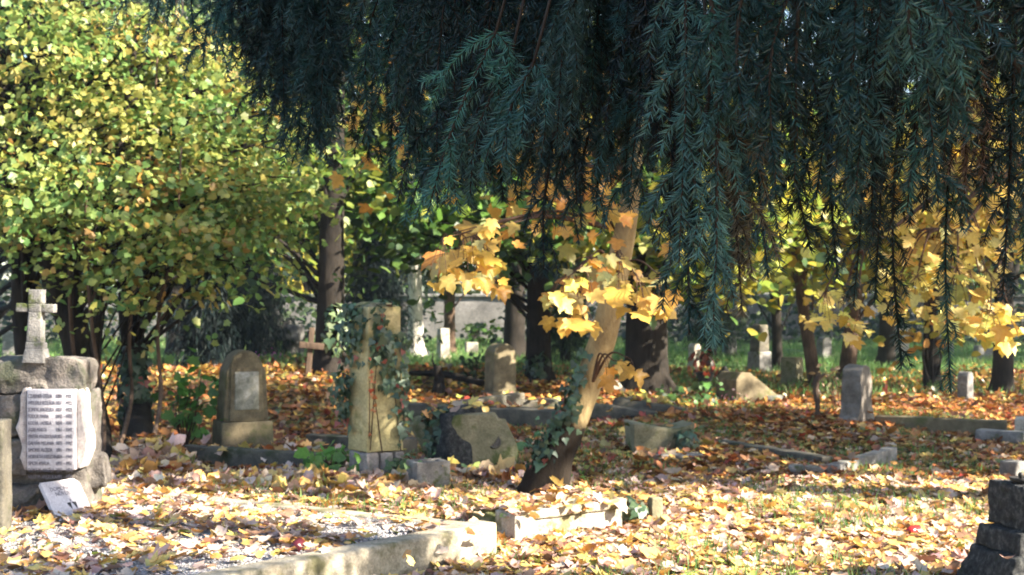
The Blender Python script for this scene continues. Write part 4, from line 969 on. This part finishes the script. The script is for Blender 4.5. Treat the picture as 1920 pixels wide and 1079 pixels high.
for (u0, v0, u1, v1) in ((-.9, .02, -.4, .8), (-.2, .0, -.8, .55), (.9, 0, .2, .8), (-.95, .1, -.9, .5)):
    vn.append(([c0 + fxa * hw * u0 + fna * hw * 1.09 + [0, 0, .2 + v0 * hp], c0 + fxa * hw * (u0 + u1) / 2 + fna * hw * 1.06 + [0, 0, .2 + (v0 + v1) / 2 * hp], c0 + fxa * hw * u1 + fna * hw * 1.01 + [0, 0, .2 + v1 * hp]], [.004, .0035, .002]))
ivy_on("ivy_plant", "dark ivy climbing the yellowish sandstone pillar", pts, nrs, .062, pp_, vines=vn)
k = 16; vv = np.clip(rng.normal(.48, .14, k), .1, .8)
redpts = c0 + fxa * hw * rng.normal(-.86, .10, (k, 1)) + fna * (hw * 1.06 + .012) + np.stack([0 * vv, 0 * vv, .205 + vv * hp], -1)
ivy_on("creeper", "thin red creeper running up the ivy pillar's front edge", redpts, np.repeat(fna[None], k, 0), .034, pp_, [(1, (.48, .10, .05)), (1, (.55, .22, .10))], 'leaf')
# on the maple foot
pts = []; nrs = []; PP = catmull(path, 60)
for _ in range(250):
    t_ = abs(rng.normal(.0, .13)); i = int(np.clip(11 + rng.normal(0, 4.2), 4, 26)); a = rng.normal(math.pi * 1.12, .55)
    n_ = np.array([math.cos(a), math.sin(a), 0]); rr = np.interp(i / 60, np.linspace(0, 1, 11), np.array([80, 66, 60, 60, 56, 50, 42, 36, 32, 28, 24]) * .5 * mp.y / F)
    pts.append(PP[i] + n_ * (rr + abs(rng.normal(.01, .025))) + [0, 0, U(-.05, .05)]); nrs.append(n_)
ivy_on("ivy_plant", "ivy climbing the leaning maple's dark lower trunk", pts, nrs, .068, mp)
# on the tilted block, on the dark thicket trunk, on the stout trunk, on the grey base
def blob_ivy(label, px, py, wpx, hpx, n, D, size=.07, pal=PAL_IVY, depth=.12):
    c = W(px, py, D); s = D / F; k = n
    d = unit(rng.normal(0, 1, (k, 3))); d[:, 1] = -np.abs(d[:, 1]); P = np.array(c) + d * [wpx * s / 2, depth, hpx * s / 2] * U(.75, 1.08, (k, 1))
    return ivy_on("ivy_plant", label, P, d, size, (c.x, D, float(H(c.x, D))), pal)
blob_ivy("dark ivy drooping over the tilted tombstone chunk's left side", 822, 815, 60, 110, 150, tb.location.y - .02, .07)
blob_ivy("ivy sleeve wrapping the thick thicket trunk", 254, 740, 62, 230, 420, 12.28, .08, PAL_DARK + PAL_IVY, .16)
blob_ivy("ivy flecks on the stout brown trunk by the wooden cross", 628, 620, 44, 130, 130, TW1.location.y, .12, [(1, (.06, .11, .05)), (1, (.12, .16, .07))], .30)
blob_ivy("ivy on the broken grey gravestone base's right end", 1285, 826, 44, 44, 80, sb.location.y + .05, .06, PAL_DARK + PAL_IVY, .2)
blob_ivy("dark ivy round the slim straight trunk's foot", 1008, 690, 50, 70, 150, hit(1010, 722).y, .09, PAL_DARK, .28)
blob_ivy("dark ivy creeping over the sunlit border's right end", 1180, 948, 60, 22, 90, 8.6, .06, PAL_DARK + PAL_IVY, .2)

# ================================================================== NEAR SPRUCE
hem_x = [340, 370, 400, 440, 480, 530, 560, 600, 650, 700, 740, 780, 820, 860, 900, 950, 1000, 1050, 1100, 1150, 1200, 1250, 1290, 1330, 1370, 1420, 1480, 1520, 1560, 1600, 1640, 1690, 1740, 1780, 1830, 1870, 1930]
hem_y = [60, 110, 130, 150, 210, 235, 290, 300, 300, 320, 345, 400, 410, 395, 400, 390, 440, 430, 410, 400, 390, 440, 550, 600, 550, 460, 400, 380, 400, 440, 430, 460, 390, 430, 390, 450, 520]
def hem(px): return np.interp(px, hem_x, hem_y)
sb_ = Vector((3.7, 1.3, 0))
spr = thing("spruce_tree", "dark drooping spruce curtain hanging across the top of the view", "spruce", sb_)
add("trunk", *tube([sb_ - Vector((0, 0, .1)), sb_ + Vector((0, 0, 3)), sb_ + Vector((0, 0, 7)), sb_ + Vector((0, 0, 12))], [.30, .24, .16, .03], 16, 30, .03), 'bark_brown', spr, origin=sb_)
PAL_NEEDLE = [(4, (.028, .075, .070)), (3, (.042, .105, .094)), (1.4, (.072, .155, .125)), (.8, (.016, .038, .034)), (.15, (.12, .08, .05))]
NT = np.array([(0, 1, 2)])
def needles(acc, P, tang, dens, ln, wid, colr, flat=None):
    """needles all round a twig: P (n,3) polyline"""
    seg = np.linalg.norm(np.diff(P, axis=0), axis=1); Ltot = seg.sum(); k = max(6, int(Ltot * dens))
    u_ = np.sort(rng.random(k)) * (len(P) - 1 - 1e-6); i = u_.astype(int); f = (u_ - i)[:, None]
    p = P[i] * (1 - f) + P[i + 1] * f; t = unit(P[i + 1] - P[i])
    r = rng.normal(0, 1, (k, 3)); r = unit(r - (r * t).sum(1, keepdims=True) * t)
    d = unit(t * U(.55, 1.0, (k, 1)) + r * 1.0 + np.array([0, 0, -.12])); s_ = unit(np.cross(d, rng.normal(0, 1, (k, 3)))) * wid * .5
    l = (ln * U(.7, 1.15, k))[:, None]
    V = np.stack([p - s_, p + s_, p + d * l], 1).reshape(-1, 3); T = np.arange(k * 3).reshape(-1, 3)
    c = np.repeat(colr * np.exp(rng.normal(0, .18, (k, 1))), 3, 0); acc.put(V, T, np.clip(c, .004, 1))
def strand(na, ba, top, bot, D, sidelen, dens, scale=1.0, bright=1.0):
    """a hanging spray: a drooping axis with flat, paired side twigs that shorten towards the tip"""
    top, bot = np.array(top), np.array(bot); Ls = np.linalg.norm(bot - top)
    bow = np.array([bot[0] - top[0], bot[1] - top[1], 0])
    mid = top * .5 + bot * .5 + rng.normal(0, .03, 3) * Ls + bow * U(-.05, .35)
    P = catmull([top, mid, bot], max(8, int(Ls * 22)))
    base = pick(PAL_NEEDLE, 1, .12)[0] * math.exp(rng.normal(-.58, .58)) * bright  # strand brightness puts lit sprays and deep shade into the needle colour
    needles(na, P, None, dens * 1.1, .024 * scale, .0027 * scale, base)
    ba.put(*tube(P, np.linspace(.0045, .0014, len(P)), 4))
    s_ = 0.02; side = 1; az0 = rng.normal(0, .7)
    gapp = U(.75, 1.0)
    while s_ < Ls - .025:
        f = s_ / Ls; i = min(int(f * (len(P) - 1)), len(P) - 2); p = P[i]; t = unit(P[i + 1] - P[i])
        a = az0 + (0 if side > 0 else math.pi) + rng.normal(0, .4); r = np.array([math.cos(a), math.sin(a) * .7, 0])
        l = sidelen * U(.4, 1.2) * (1 - .78 * f ** 1.3) + .02
        if rng.random() < gapp:
            dr = U(.2, .6)
            q1 = p + (t * .6 + r * .75) * l * .45; q2 = q1 + (t * .8 + r * .38 + np.array([0, 0, -dr])) * l * .55
            Q = catmull([p, q1, q2], 6); c_ = base * np.exp(rng.normal(0, .16)); needles(na, Q, None, dens, 0.022 * scale, .0026 * scale, c_)
            ba.put(*tube(Q, [.0022, .0018, .0015, .0013, .0012, .001], 3))
            if l > .12:
                for w in (.5, .75):
                    if rng.random() < .65:
                        o = Q[int(w * 5)]; q3 = o + (t * .8 + r * rng.choice([-.25, .75]) + rng.normal(0, .12, 3)) * l * .32
                        needles(na, np.array([o, (o + q3) / 2 + [0, 0, -.004], q3]), None, dens, 0.021 * scale, .0026 * scale, c_)
        s_ += U(.024, .055); side = -side
# boughs: tip point, weight, strands
boughs = [((-1.50, 5.3), 3.05, 28), ((-1.20, 4.7), 2.90, 26), ((-.78, 4.1), 2.75, 22), ((-.35, 3.6), 2.60, 17), ((-.10, 3.1), 2.48, 16), ((.15, 2.7), 2.36, 14), ((.35, 2.3), 2.24, 11)]
for bi, (tip, ztip, ns) in enumerate(boughs):
    tipv = np.array([tip[0], tip[1], ztip]); root = np.array(sb_) + [0, 0, ztip + .35]
    mids = root * .5 + tipv * .5 + [0, 0, .28]
    PB = catmull([root, mids, tipv], 40)
    br = add("bough", *tube(PB, np.linspace(.05, .008, 40), 7, None, .05), 'spruce_twig', spr, origin=sb_)
    na, ba = Tris(), Tris()
    for k in range(ns):
        for _try in range(30):
            f = U(.02, 1.0); p = PB[min(int(f * 39), 38)] + rng.normal(0, .06, 3); D = p[1]
            if D < .9: continue
            px = CX + F * p[0] / D
            if 330 < px < 2020: break
        px2 = px + U(-110, 30) * 3 / D; h_ = hem(px2)
        yb_ = h_ - min(.9, abs(rng.normal(.10, .30))) * h_ * .9 - (0 if k % 3 else 0)
        if bi >= 5 and px < 1250: yb_ = min(yb_, h_ - U(40, 160))
        bot = np.array(W(px2, yb_, D + rng.normal(0, .08)))
        if bot[2] > p[2] - .25: bot[2] = p[2] - .25
        strand(na, ba, p, bot, D, U(.14, .38) * (1.15 if D > 3.6 else 1.05 if D > 2.6 else .8), 800 if D > 3 else 900, 1.15 if D < 3.4 else 1.45)
    na.build("needles", 'needle', br, sb_, False); ba.build("twigs", 'spruce_twig', br, sb_)
# chosen strands: singles that hang lowest, and the broad sprays coloured brighter as if lit
specials = [(1700, 60, 1690, 690, 3.0, .045), (1800, 80, 1782, 735, 3.0, .05), (1662, 100, 1640, 565, 2.9, .06), (1905, 40, 1880, 560, 2.7, .10), (930, 60, 800, 405, 2.6, .14), (960, 100, 880, 380, 2.6, .12), (1000, 120, 940, 300, 2.5, .12),
            (1330, 180, 1292, 628, 2.3, .12), (1345, 200, 1335, 650, 2.25, .11), (1365, 200, 1392, 590, 2.3, .11), (1430, 150, 1440, 520, 2.5, .12), (1480, 120, 1520, 470, 2.5, .12), (1500, -20, 1495, 260, 2.2, .10), (1390, -20, 1400, 240, 2.2, .13), (1330, -10, 1350, 225, 2.25, .12), (1760, -10, 1815, 110, 2.0, .12), (1700, -20, 1720, 140, 2.0, .11),
            (560, -20, 470, 195, 4.6, .22), (430, -20, 380, 125, 4.7, .22), (520, -10, 540, 230, 4.5, .22), (620, 0, 600, 300, 4.4, .2), (700, 0, 690, 300, 4.3, .2), (760, 20, 730, 330, 4.2, .2), (1040, 250, 1020, 520, 3.2, .12), (1120, 200, 1090, 430, 3.1, .12), (1270, 200, 1255, 440, 2.8, .14), (1560, 200, 1570, 520, 3, .09), (1610, 240, 1600, 575, 3.0, .08)]
na, ba = Tris(), Tris()
lowb = catmull([np.array(sb_) + [0, 0, 2.75], [1.6, 2.9, 2.95], [.2, 3.0, 2.75], [-1.0, 4.5, 2.78]], 40)
brl = add("bough", *tube(lowb, np.linspace(.045, .010, 40), 7, None, .05), 'spruce_twig', spr, origin=sb_)
for (x0, y0, x1, y1, D, sl_) in specials:
    a = np.array(W(x0, y0, D)); b = np.array(W(x1, y1, D)); a2 = lowb[np.argmin(np.linalg.norm((lowb - a) * [1, 1, .3], axis=1))]
    ba.put(*tube([a2, (a2 + a) / 2 + [0, 0, .1], a], [.004, .0035, .003], 4, 12))
    strand(na, ba, a, b, D, sl_ * 1.35, 950, 1.15 if D < 3.4 else 1.3, 1.25 if y1 > 240 and D < 2.7 and x1 < 1460 else 1.1)
na.build("needles", 'needle', brl, sb_, False); ba.build("twigs", 'spruce_twig', brl, sb_)
# bare twigs and the bough that cross the top edge
for P_ in ([W(640, -40, 4.4), W(740, 4, 4.4), W(820, 14, 4.4), W(890, 30, 4.4)], [W(1780, -60, 2.1), W(1850, 40, 2.1), W(1900, 110, 2.1), W(1960, 190, 2.1)]):
    add("bough", *tube(P_, [.010, .009, .008, .006], 6, 16, .05), 'spruce_twig', spr, origin=sb_)
# upper crown, out of the picture: it shades the curtain
la = Tris(); ba = Tris()
for z in np.arange(3.9, 11.6, .62):
    rad = 3.5 * (1 - (z - 2.5) / 10.2)
    for a in np.arange(0, 6.28, 6.28 / 8) + U(0, 1):
        tip = np.array(sb_) + [math.cos(a) * rad, math.sin(a) * rad, z - .45]; rt = np.array(sb_) + [0, 0, z]
        P = catmull([rt, (rt + tip) / 2 + [0, 0, .15], tip], 24); ba.put(*tube(P, np.linspace(.035, .006, 24), 4))
        k = int(260 * rad); i = rng.integers(3, 24, k)
        Q = P[i] + rng.normal(0, 1, (k, 3)) * [.16, .16, .05]
        al = rng.normal(0, .3, (k, 3)) + [0, 0, -1.]
        scatter(la, [(np.array([(-.09, 0, 0), (.09, 0, 0), (.05, .6, .02), (0, 1, 0)]), np.array([(0, 1, 2), (0, 2, 3)]))], Q, rng.normal(0, 1, (k, 3)), al, U(.18, .42, k), pick(PAL_NEEDLE, k))
for tx, ty, tz in ((4.4, 5.5, 3.0), (5.2, 5.0, 3.9)):  # boughs added out of view to streak the near kerb with shade
    tip = np.array([tx, ty, tz]); rt = np.array(sb_) + [0, 0, tz + .5]; P = catmull([rt, (rt + tip) / 2 + [0, 0, .2], tip], 30); ba.put(*tube(P, np.linspace(.04, .006, 30), 5))
    k = 900; i = rng.integers(6, 30, k); Q = P[i] + rng.normal(0, 1, (k, 3)) * [.07, .07, .04]; Q[:, 2] -= U(0, .5, k) * (rng.random(k) < .6)
    scatter(la, [(np.array([(-.06, 0, 0), (.06, 0, 0), (.03, .6, .02), (0, 1, 0)]), np.array([(0, 1, 2), (0, 2, 3)]))], Q, rng.normal(0, 1, (k, 3)), rng.normal(0, .3, (k, 3)) + [0, 0, -1.], U(.12, .34, k), pick(PAL_NEEDLE, k))
la.build("crown", 'needle', spr, sb_); ba.build("crown_limbs", 'spruce_twig', spr, sb_)

# ================================================================== trees added unseen beyond the right edge to shade the ground, and the far wood
def shade_tree(label, x, y, z0, z1, r, n, per, pal, size=.17):
    b = Vector((x, y, float(H(x, y))))
    zc = (z0 + z1) / 2
    return make_tree("broadleaf_tree", label, "tree", [b, b + Vector((0, .1, z0)), b + Vector((.1, 0, zc)), b + Vector((0, 0, z1))], [.24, .2, .15, .04],
                     [((x, y, zc), (r, r, (z1 - z0) / 2), n, per)], pal, T_SIMPLE, size, 'bark_dark', wood, 12, 'leaf', 16, (.45, .14), .6)
shade_tree("tall sparse birch-like shade tree added outside the right edge, nearest to the spruce", 8.3, 3.35, 7.0, 9.6, .8, 16, 13, PAL_YG, .12)
shade_tree("slim yellow shade tree added outside the right edge, its crown held high", 10.6, 6.6, 6.8, 12, 1.9, 140, 34, PAL_YG)
shade_tree("spreading green shade tree added outside the right edge, level with the red leaves", 10.4, 10.3, 3.1, 10.5, 2.2, 230, 36, PAL_GREEN)
shade_tree("taller yellow-green shade tree added outside the right edge, further back", 15.5, 16.6, 4.0, 13, 3.6, 130, 26, PAL_YG)
shade_tree("green shade tree added outside the right edge beside the far lawn", 16.0, 22.0, 4.5, 13, 3.9, 170, 28, PAL_GREEN)
for x_, y_, lb_ in ((19, 33, "tall green shade tree added outside the right edge, near the wall"), (27, 38, "tallest green shade tree added outside the right edge, near the wall"), (24, 28, "broad green shade tree added outside the right edge, half way to the wall")):
    shade_tree(lb_, x_, y_, 3, 16, 5.0, 170, 30, PAL_GREEN, .32)
droop_conifer_at = Vector((6.7, 5.0, float(H(6.7, 5.0))))
th_ = thing("thuja", "unseen slim thuja added outside the right edge to shade the black stones", "thuja", droop_conifer_at)  # added out of view to keep the black stones in shade
la = Tris(); k = 5200; z_ = 3.0 * U(.02, 1, k); a_ = U(0, 6.28, k); r_ = .62 * np.sqrt(np.clip(1.02 - z_ / 3.0, 0, 1)) * np.sqrt(U(.3, 1, k))
scatter(la, T_OVAL, np.array(droop_conifer_at) + np.stack([r_ * np.cos(a_), r_ * np.sin(a_), z_], -1), np.stack([np.cos(a_), np.sin(a_), .4 + 0 * a_], -1) + rng.normal(0, .4, (k, 3)), rng.normal(0, .4, (k, 3)) + [0, 0, 1], U(.07, .14, k), pick(PAL_DARK, k))
la.build("foliage", 'needle', th_, droop_conifer_at)
add("trunk", *tube([droop_conifer_at, droop_conifer_at + Vector((0, 0, 2.7))], [.06, .015], 8, 8, .03), 'bark_dark', th_, origin=droop_conifer_at)

fw = Tris(); fb = Tris()
for i in range(46):
    D = U(50, 85); px = U(-150, 2070); x = (px - CX) * D / F; zt = U(7, 20)
    pal = [PAL_GREEN, PAL_YG, PAL_DARK, PAL_BLUE + PAL_DARK, PAL_YG + PAL_ORANGE][rng.choice(5, p=[.3, .25, .2, .15, .1])]
    cl = ellipsoid((x, D, zt * .55), (U(2, 4), 2, zt * .5), 130, .2); cl[:, 2] = np.abs(cl[:, 2] - .3) + .3
    crown_leaves(fw, cl, 10, .42, pal, T_SIMPLE, (.75, .3), .6)
    fb.put(*tube([(x, D, -.2), (x + U(-.3, .3), D, zt * .5), (x + U(-.6, .6), D, zt)], [U(.15, .35), .2, .05], 7, 8))
tag(fw.build("far_woods", 'leaf'), "mass of green and yellow woodland far beyond the wall", "woodland", None, "stuff")
tag(fb.build("far_wood_trunks", 'bark_dark'), "dim trunks of the woodland far beyond the wall", "woodland", None, "stuff")

ug = Tris()  # dark leaf mass added to stand for the shade before the wall
cl = np.stack([U(-22, 24, 640), U(39, 46, 640), np.abs(rng.normal(0, 1.1, 640)) + .15], -1)
cl = cl[np.abs(cl[:, 0] + 1.5) > 1.3]
crown_leaves(ug, cl, 16, .2, PAL_BLUE + PAL_DARK + [(1, (.10, .15, .05))], T_SIMPLE, (.5, .25), .5)
tag(ug.build("undergrowth", 'leaf'), "dark undergrowth added as shade along the foot of the far wall", "undergrowth", None, "stuff")
# ================================================================== FALLEN LEAVES AND GRASS
lt = Tris()
def litter(n, x0f, d0, d1, tm, size, pal, zfun=H, lift=(.003, .022), tilt=.15, mask=None, jit=.14):
    D = np.sqrt(U(d0 * d0, d1 * d1, n)); x = U(-1, 1, n) * (x0f * D + .4)
    if mask is not None:
        k = mask(x, D); x, D = x[k], D[k]
    n = len(x); z = zfun(x, D) + U(*lift, n)
    P = np.stack([x, D, z], -1); nr = rng.normal(0, tilt, (n, 3)); nr[:, 2] += 1
    scatter(lt, tm, P, nr, rng.normal(0, 1, (n, 3)) * [1, 1, .1], size * np.exp(rng.normal(0, .24, n)), pick(pal, n, jit))
def in_bed(x, y, m=0.0):
    rx, ry = x - P0.x, y - P0.y; det = u.x * v.y - u.y * v.x
    a = (rx * v.y - ry * v.x) / det; b = (u.x * ry - u.y * rx) / det
    return (a > -.16 + m) & (b > -.16 + m) & (b < 3.45 - m)
def in_border(x, y):
    rx, ry = x - C0.x, y - C0.y; a = rx * math.cos(ang) + ry * math.sin(ang); b = -rx * math.sin(ang) + ry * math.cos(ang)
    return (a > 0) & (a < L + .05) & (b > 0) & (b < .55)
patch = lambda x, y: np.sin(1.7 * x + 2.3 * y + 1) + np.sin(-2.9 * x + 1.3 * y) + .8 * np.sin(5.1 * x + 4.2 * y)
clear = lambda x, y: ~in_bed(x, y) & ~in_border(x, y)
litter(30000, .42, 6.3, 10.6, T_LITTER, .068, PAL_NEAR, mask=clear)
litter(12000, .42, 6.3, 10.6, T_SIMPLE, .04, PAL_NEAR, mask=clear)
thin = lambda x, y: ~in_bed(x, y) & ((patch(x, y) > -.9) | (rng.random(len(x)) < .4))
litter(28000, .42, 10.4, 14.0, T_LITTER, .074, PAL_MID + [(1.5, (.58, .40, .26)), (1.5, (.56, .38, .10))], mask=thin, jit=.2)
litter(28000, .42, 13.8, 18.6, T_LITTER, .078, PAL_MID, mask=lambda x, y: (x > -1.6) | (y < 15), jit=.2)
litter(30000, .42, 14.5, 26, T_LITTER, .082, PAL_FAR[1:3] + PAL_MID + PAL_MID[:3] + [(4, (.40, .27, .06)), (2, (.14, .15, .05))], mask=lambda x, y: ((x < -1.2) | (y > 17.5)) & ((patch(x * .4, y * .4) > -.6) | (rng.random(len(x)) < .35)), jit=.25, tilt=.45, lift=(0, .07))  # browner leaf colours dim the bank as if partly shaded
litter(16000, .42, 17.5, 30, T_SIMPLE, .105, PAL_FAR, mask=lambda x, y: (patch(x * .3, y * .3) > .5), jit=.2)
# on the gravel bed, on the border, on kerbs
litter(32000, .55, 4.9, 10.3, T_LITTER, .070, PAL_NEAR, zfun=lambda x, y: 0 * x + BZ, lift=(.008, .04), mask=lambda x, y: in_bed(x, y, .24) & ((patch(x * 1.4, y * 1.4) > -.5) | (rng.random(len(x)) < .35)) & (rng.random(len(x)) < .75))
litter(9000, .3, 7.4, 9.8, T_LITTER, .08, PAL_NEAR, zfun=lambda x, y: 0 * x + .165, lift=(.0, .06), mask=lambda x, y: in_border(x, y) & (rng.random(len(x)) < .8))
# bank behind the bed, raked pile
def blob_litter(px, py, n, rx, ry, zmax, size, pal, z=None, tm=T_LITTER):
    q = hit(px, py) if z is None else hz(px, py, z)
    a, r = U(0, 6.28, n), np.sqrt(U(0, 1, n)); x = q.x + rx * r * np.cos(a); y = q.y + ry * r * np.sin(a)
    P = np.stack([x, y, H(x, y) + U(.0, 1, n) * zmax * (1 - r * r) + .01], -1)
    scatter(lt, tm, P, rng.normal(0, .5, (n, 3)) + [0, -.1, .9], rng.normal(0, 1, (n, 3)), size * np.exp(rng.normal(0, .2, n)), pick(pal, n))
blob_litter(290, 880, 420, .36, .34, .12, .125, PAL_NEAR)
blob_litter(520, 915, 620, 1.3, .2, .09, .10, PAL_NEAR)
blob_litter(640, 925, 200, .55, .16, .06, .10, PAL_NEAR)
blob_litter(960, 905, 300, .8, .35, .06, .11, PAL_NEAR + PAL_MID)
# a few on the stones
def on_top(obj, x, y, z, k, size=.11, pal=PAL_NEAR, sx=.1, sy=.06):
    mtx = obj.matrix_basis if obj.rotation_mode else obj.matrix_world
    R = obj.rotation_euler.to_matrix()
    P = np.array([list(Vector(obj.location) + R @ Vector((x + rng.normal(0, sx), y + rng.normal(0, sy), z + U(.0, .02)))) for _ in range(k)])
    scatter(lt, T_LITTER, P, rng.normal(0, .3, (k, 3)) + [0, -.2, .9], rng.normal(0, 1, (k, 3)), np.full(k, size), pick(pal, k))
on_top(tb, -.18, .12, .53, 12, .12, PAL_GOLD + PAL_NEAR, .13, .1)
on_top(gk, .7, .06, .12, 9, .10, PAL_NEAR, .35, .03)
on_top(gk, .6, .8, .06, 90, .11, PAL_NEAR + PAL_MID, .45, .4)
on_top(lk, 1.2, .12, .23, 60, .10, PAL_MID + PAL_FAR, .6, .08)
on_top(bx, .06, -.02, .14, 3, .10, PAL_GOLD, .05, .04)
on_top(sp, wd * .6, .02, .02, 4, .11, PAL_NEAR, .05, .02)
on_top(ds, -.1, .3, .13, 90, .10, PAL_MID + PAL_FAR, .35, .25)
on_top(sb, 0, .18, .24, 10, .10, PAL_MID, .2, .06)
on_top(sb, 0, -.18, .03, 16, .09, PAL_MID, .25, .08)
on_top(lk2, -.25, .1, .17, 60, .10, PAL_MID + PAL_FAR, .35, .15)
on_top(lk3, .3, .06, .09, 14, .085, PAL_MID, .35, .05)
on_top(rk, 1.0, .08, .12, 14, .085, PAL_MID, .6, .05)
on_top(dsx, .0, -.05, .335, 3, .07, PAL_NEAR, .18, .1)
on_top(dsx, .0, -.16, .225, 4, .07, PAL_NEAR, .2, .03)
on_top(g, -.6, -.85, .20, 10, .075, PAL_NEAR, .35, .38)
on_top(bd, .5, .14, .19, 34, .075, PAL_NEAR, .3, .08)
on_top(wg, .1, .05, .36, 3, .12, PAL_ORANGE, .1, .05)
on_top(mem, .05, -.24, .03, 10, .10, PAL_NEAR, .2, .05)
tag(lt.build("fallen_leaves", 'litter', smooth=True), "fallen maple leaves carpeting the cemetery ground", "fallen leaves", None, "stuff")

gt = Tris()
def blades(n, d0, d1, size, pal, mask=None, wid=.05, x0f=.42):
    D = np.sqrt(U(d0 * d0, d1 * d1, n)); x = U(-1, 1, n) * (x0f * D + .4)
    if mask is not None:
        k = mask(x, D); x, D = x[k], D[k]
    n = len(x); tv = np.array([(-wid, 0, 0), (wid, 0, 0), (.1, .6, .08), (.2, 1, .22)])
    scatter(gt, [(tv, np.array([(0, 1, 2), (1, 3, 2)]))], np.stack([x, D, H(x, D) - .005], -1), rng.normal(0, 1, (n, 3)) * [1, 1, .1], rng.normal(0, .35, (n, 3)) + [0, 0, 1], size * U(.5, 1.4, n), pick(pal, n))
PAL_GRASS = [(3, (.11, .22, .06)), (2, (.16, .28, .09)), (1, (.25, .30, .12))]
blades(42000, 6.4, 16, .085, PAL_GRASS, lambda x, y: clear(x, y) & (patch(x * .8 + 3, y * .8) > .25) & (x > -2.2))
blades(70000, 19, 46, .16, PAL_GRASS, lambda x, y: (patch(x * .25 + 3, y * .25) > -1.2), .09)
tag(gt.build("grass", 'grass', smooth=False), "short green grass showing between leaves and on the far lawn", "grass", None, "stuff")
print("tri total", sum(len(o.data.polygons) for o in scene.objects if o.type == 'MESH'))

# ------------------------------------------------------------------ the blue autumn air
bm = bmesh.new(); bm_box(bm, (0, 46, -1.2), (196, 132, 27))
m, n, out = new_mat("haze"); pv = n.nodes.new("ShaderNodeVolumePrincipled"); pv.inputs["Color"].default_value = (.72, .84, 1, 1); pv.inputs["Density"].default_value = .0007; pv.inputs["Anisotropy"].default_value = .2
n.links.new(pv.outputs[0], out.inputs["Volume"]); M['haze'] = m
tag(add_bm("haze", bm, 'haze'), "thin bluish haze in the air of the wood", "haze", None, "stuff")
scene.cycles.volume_bounces = 0; scene.cycles.volume_step_rate = 4
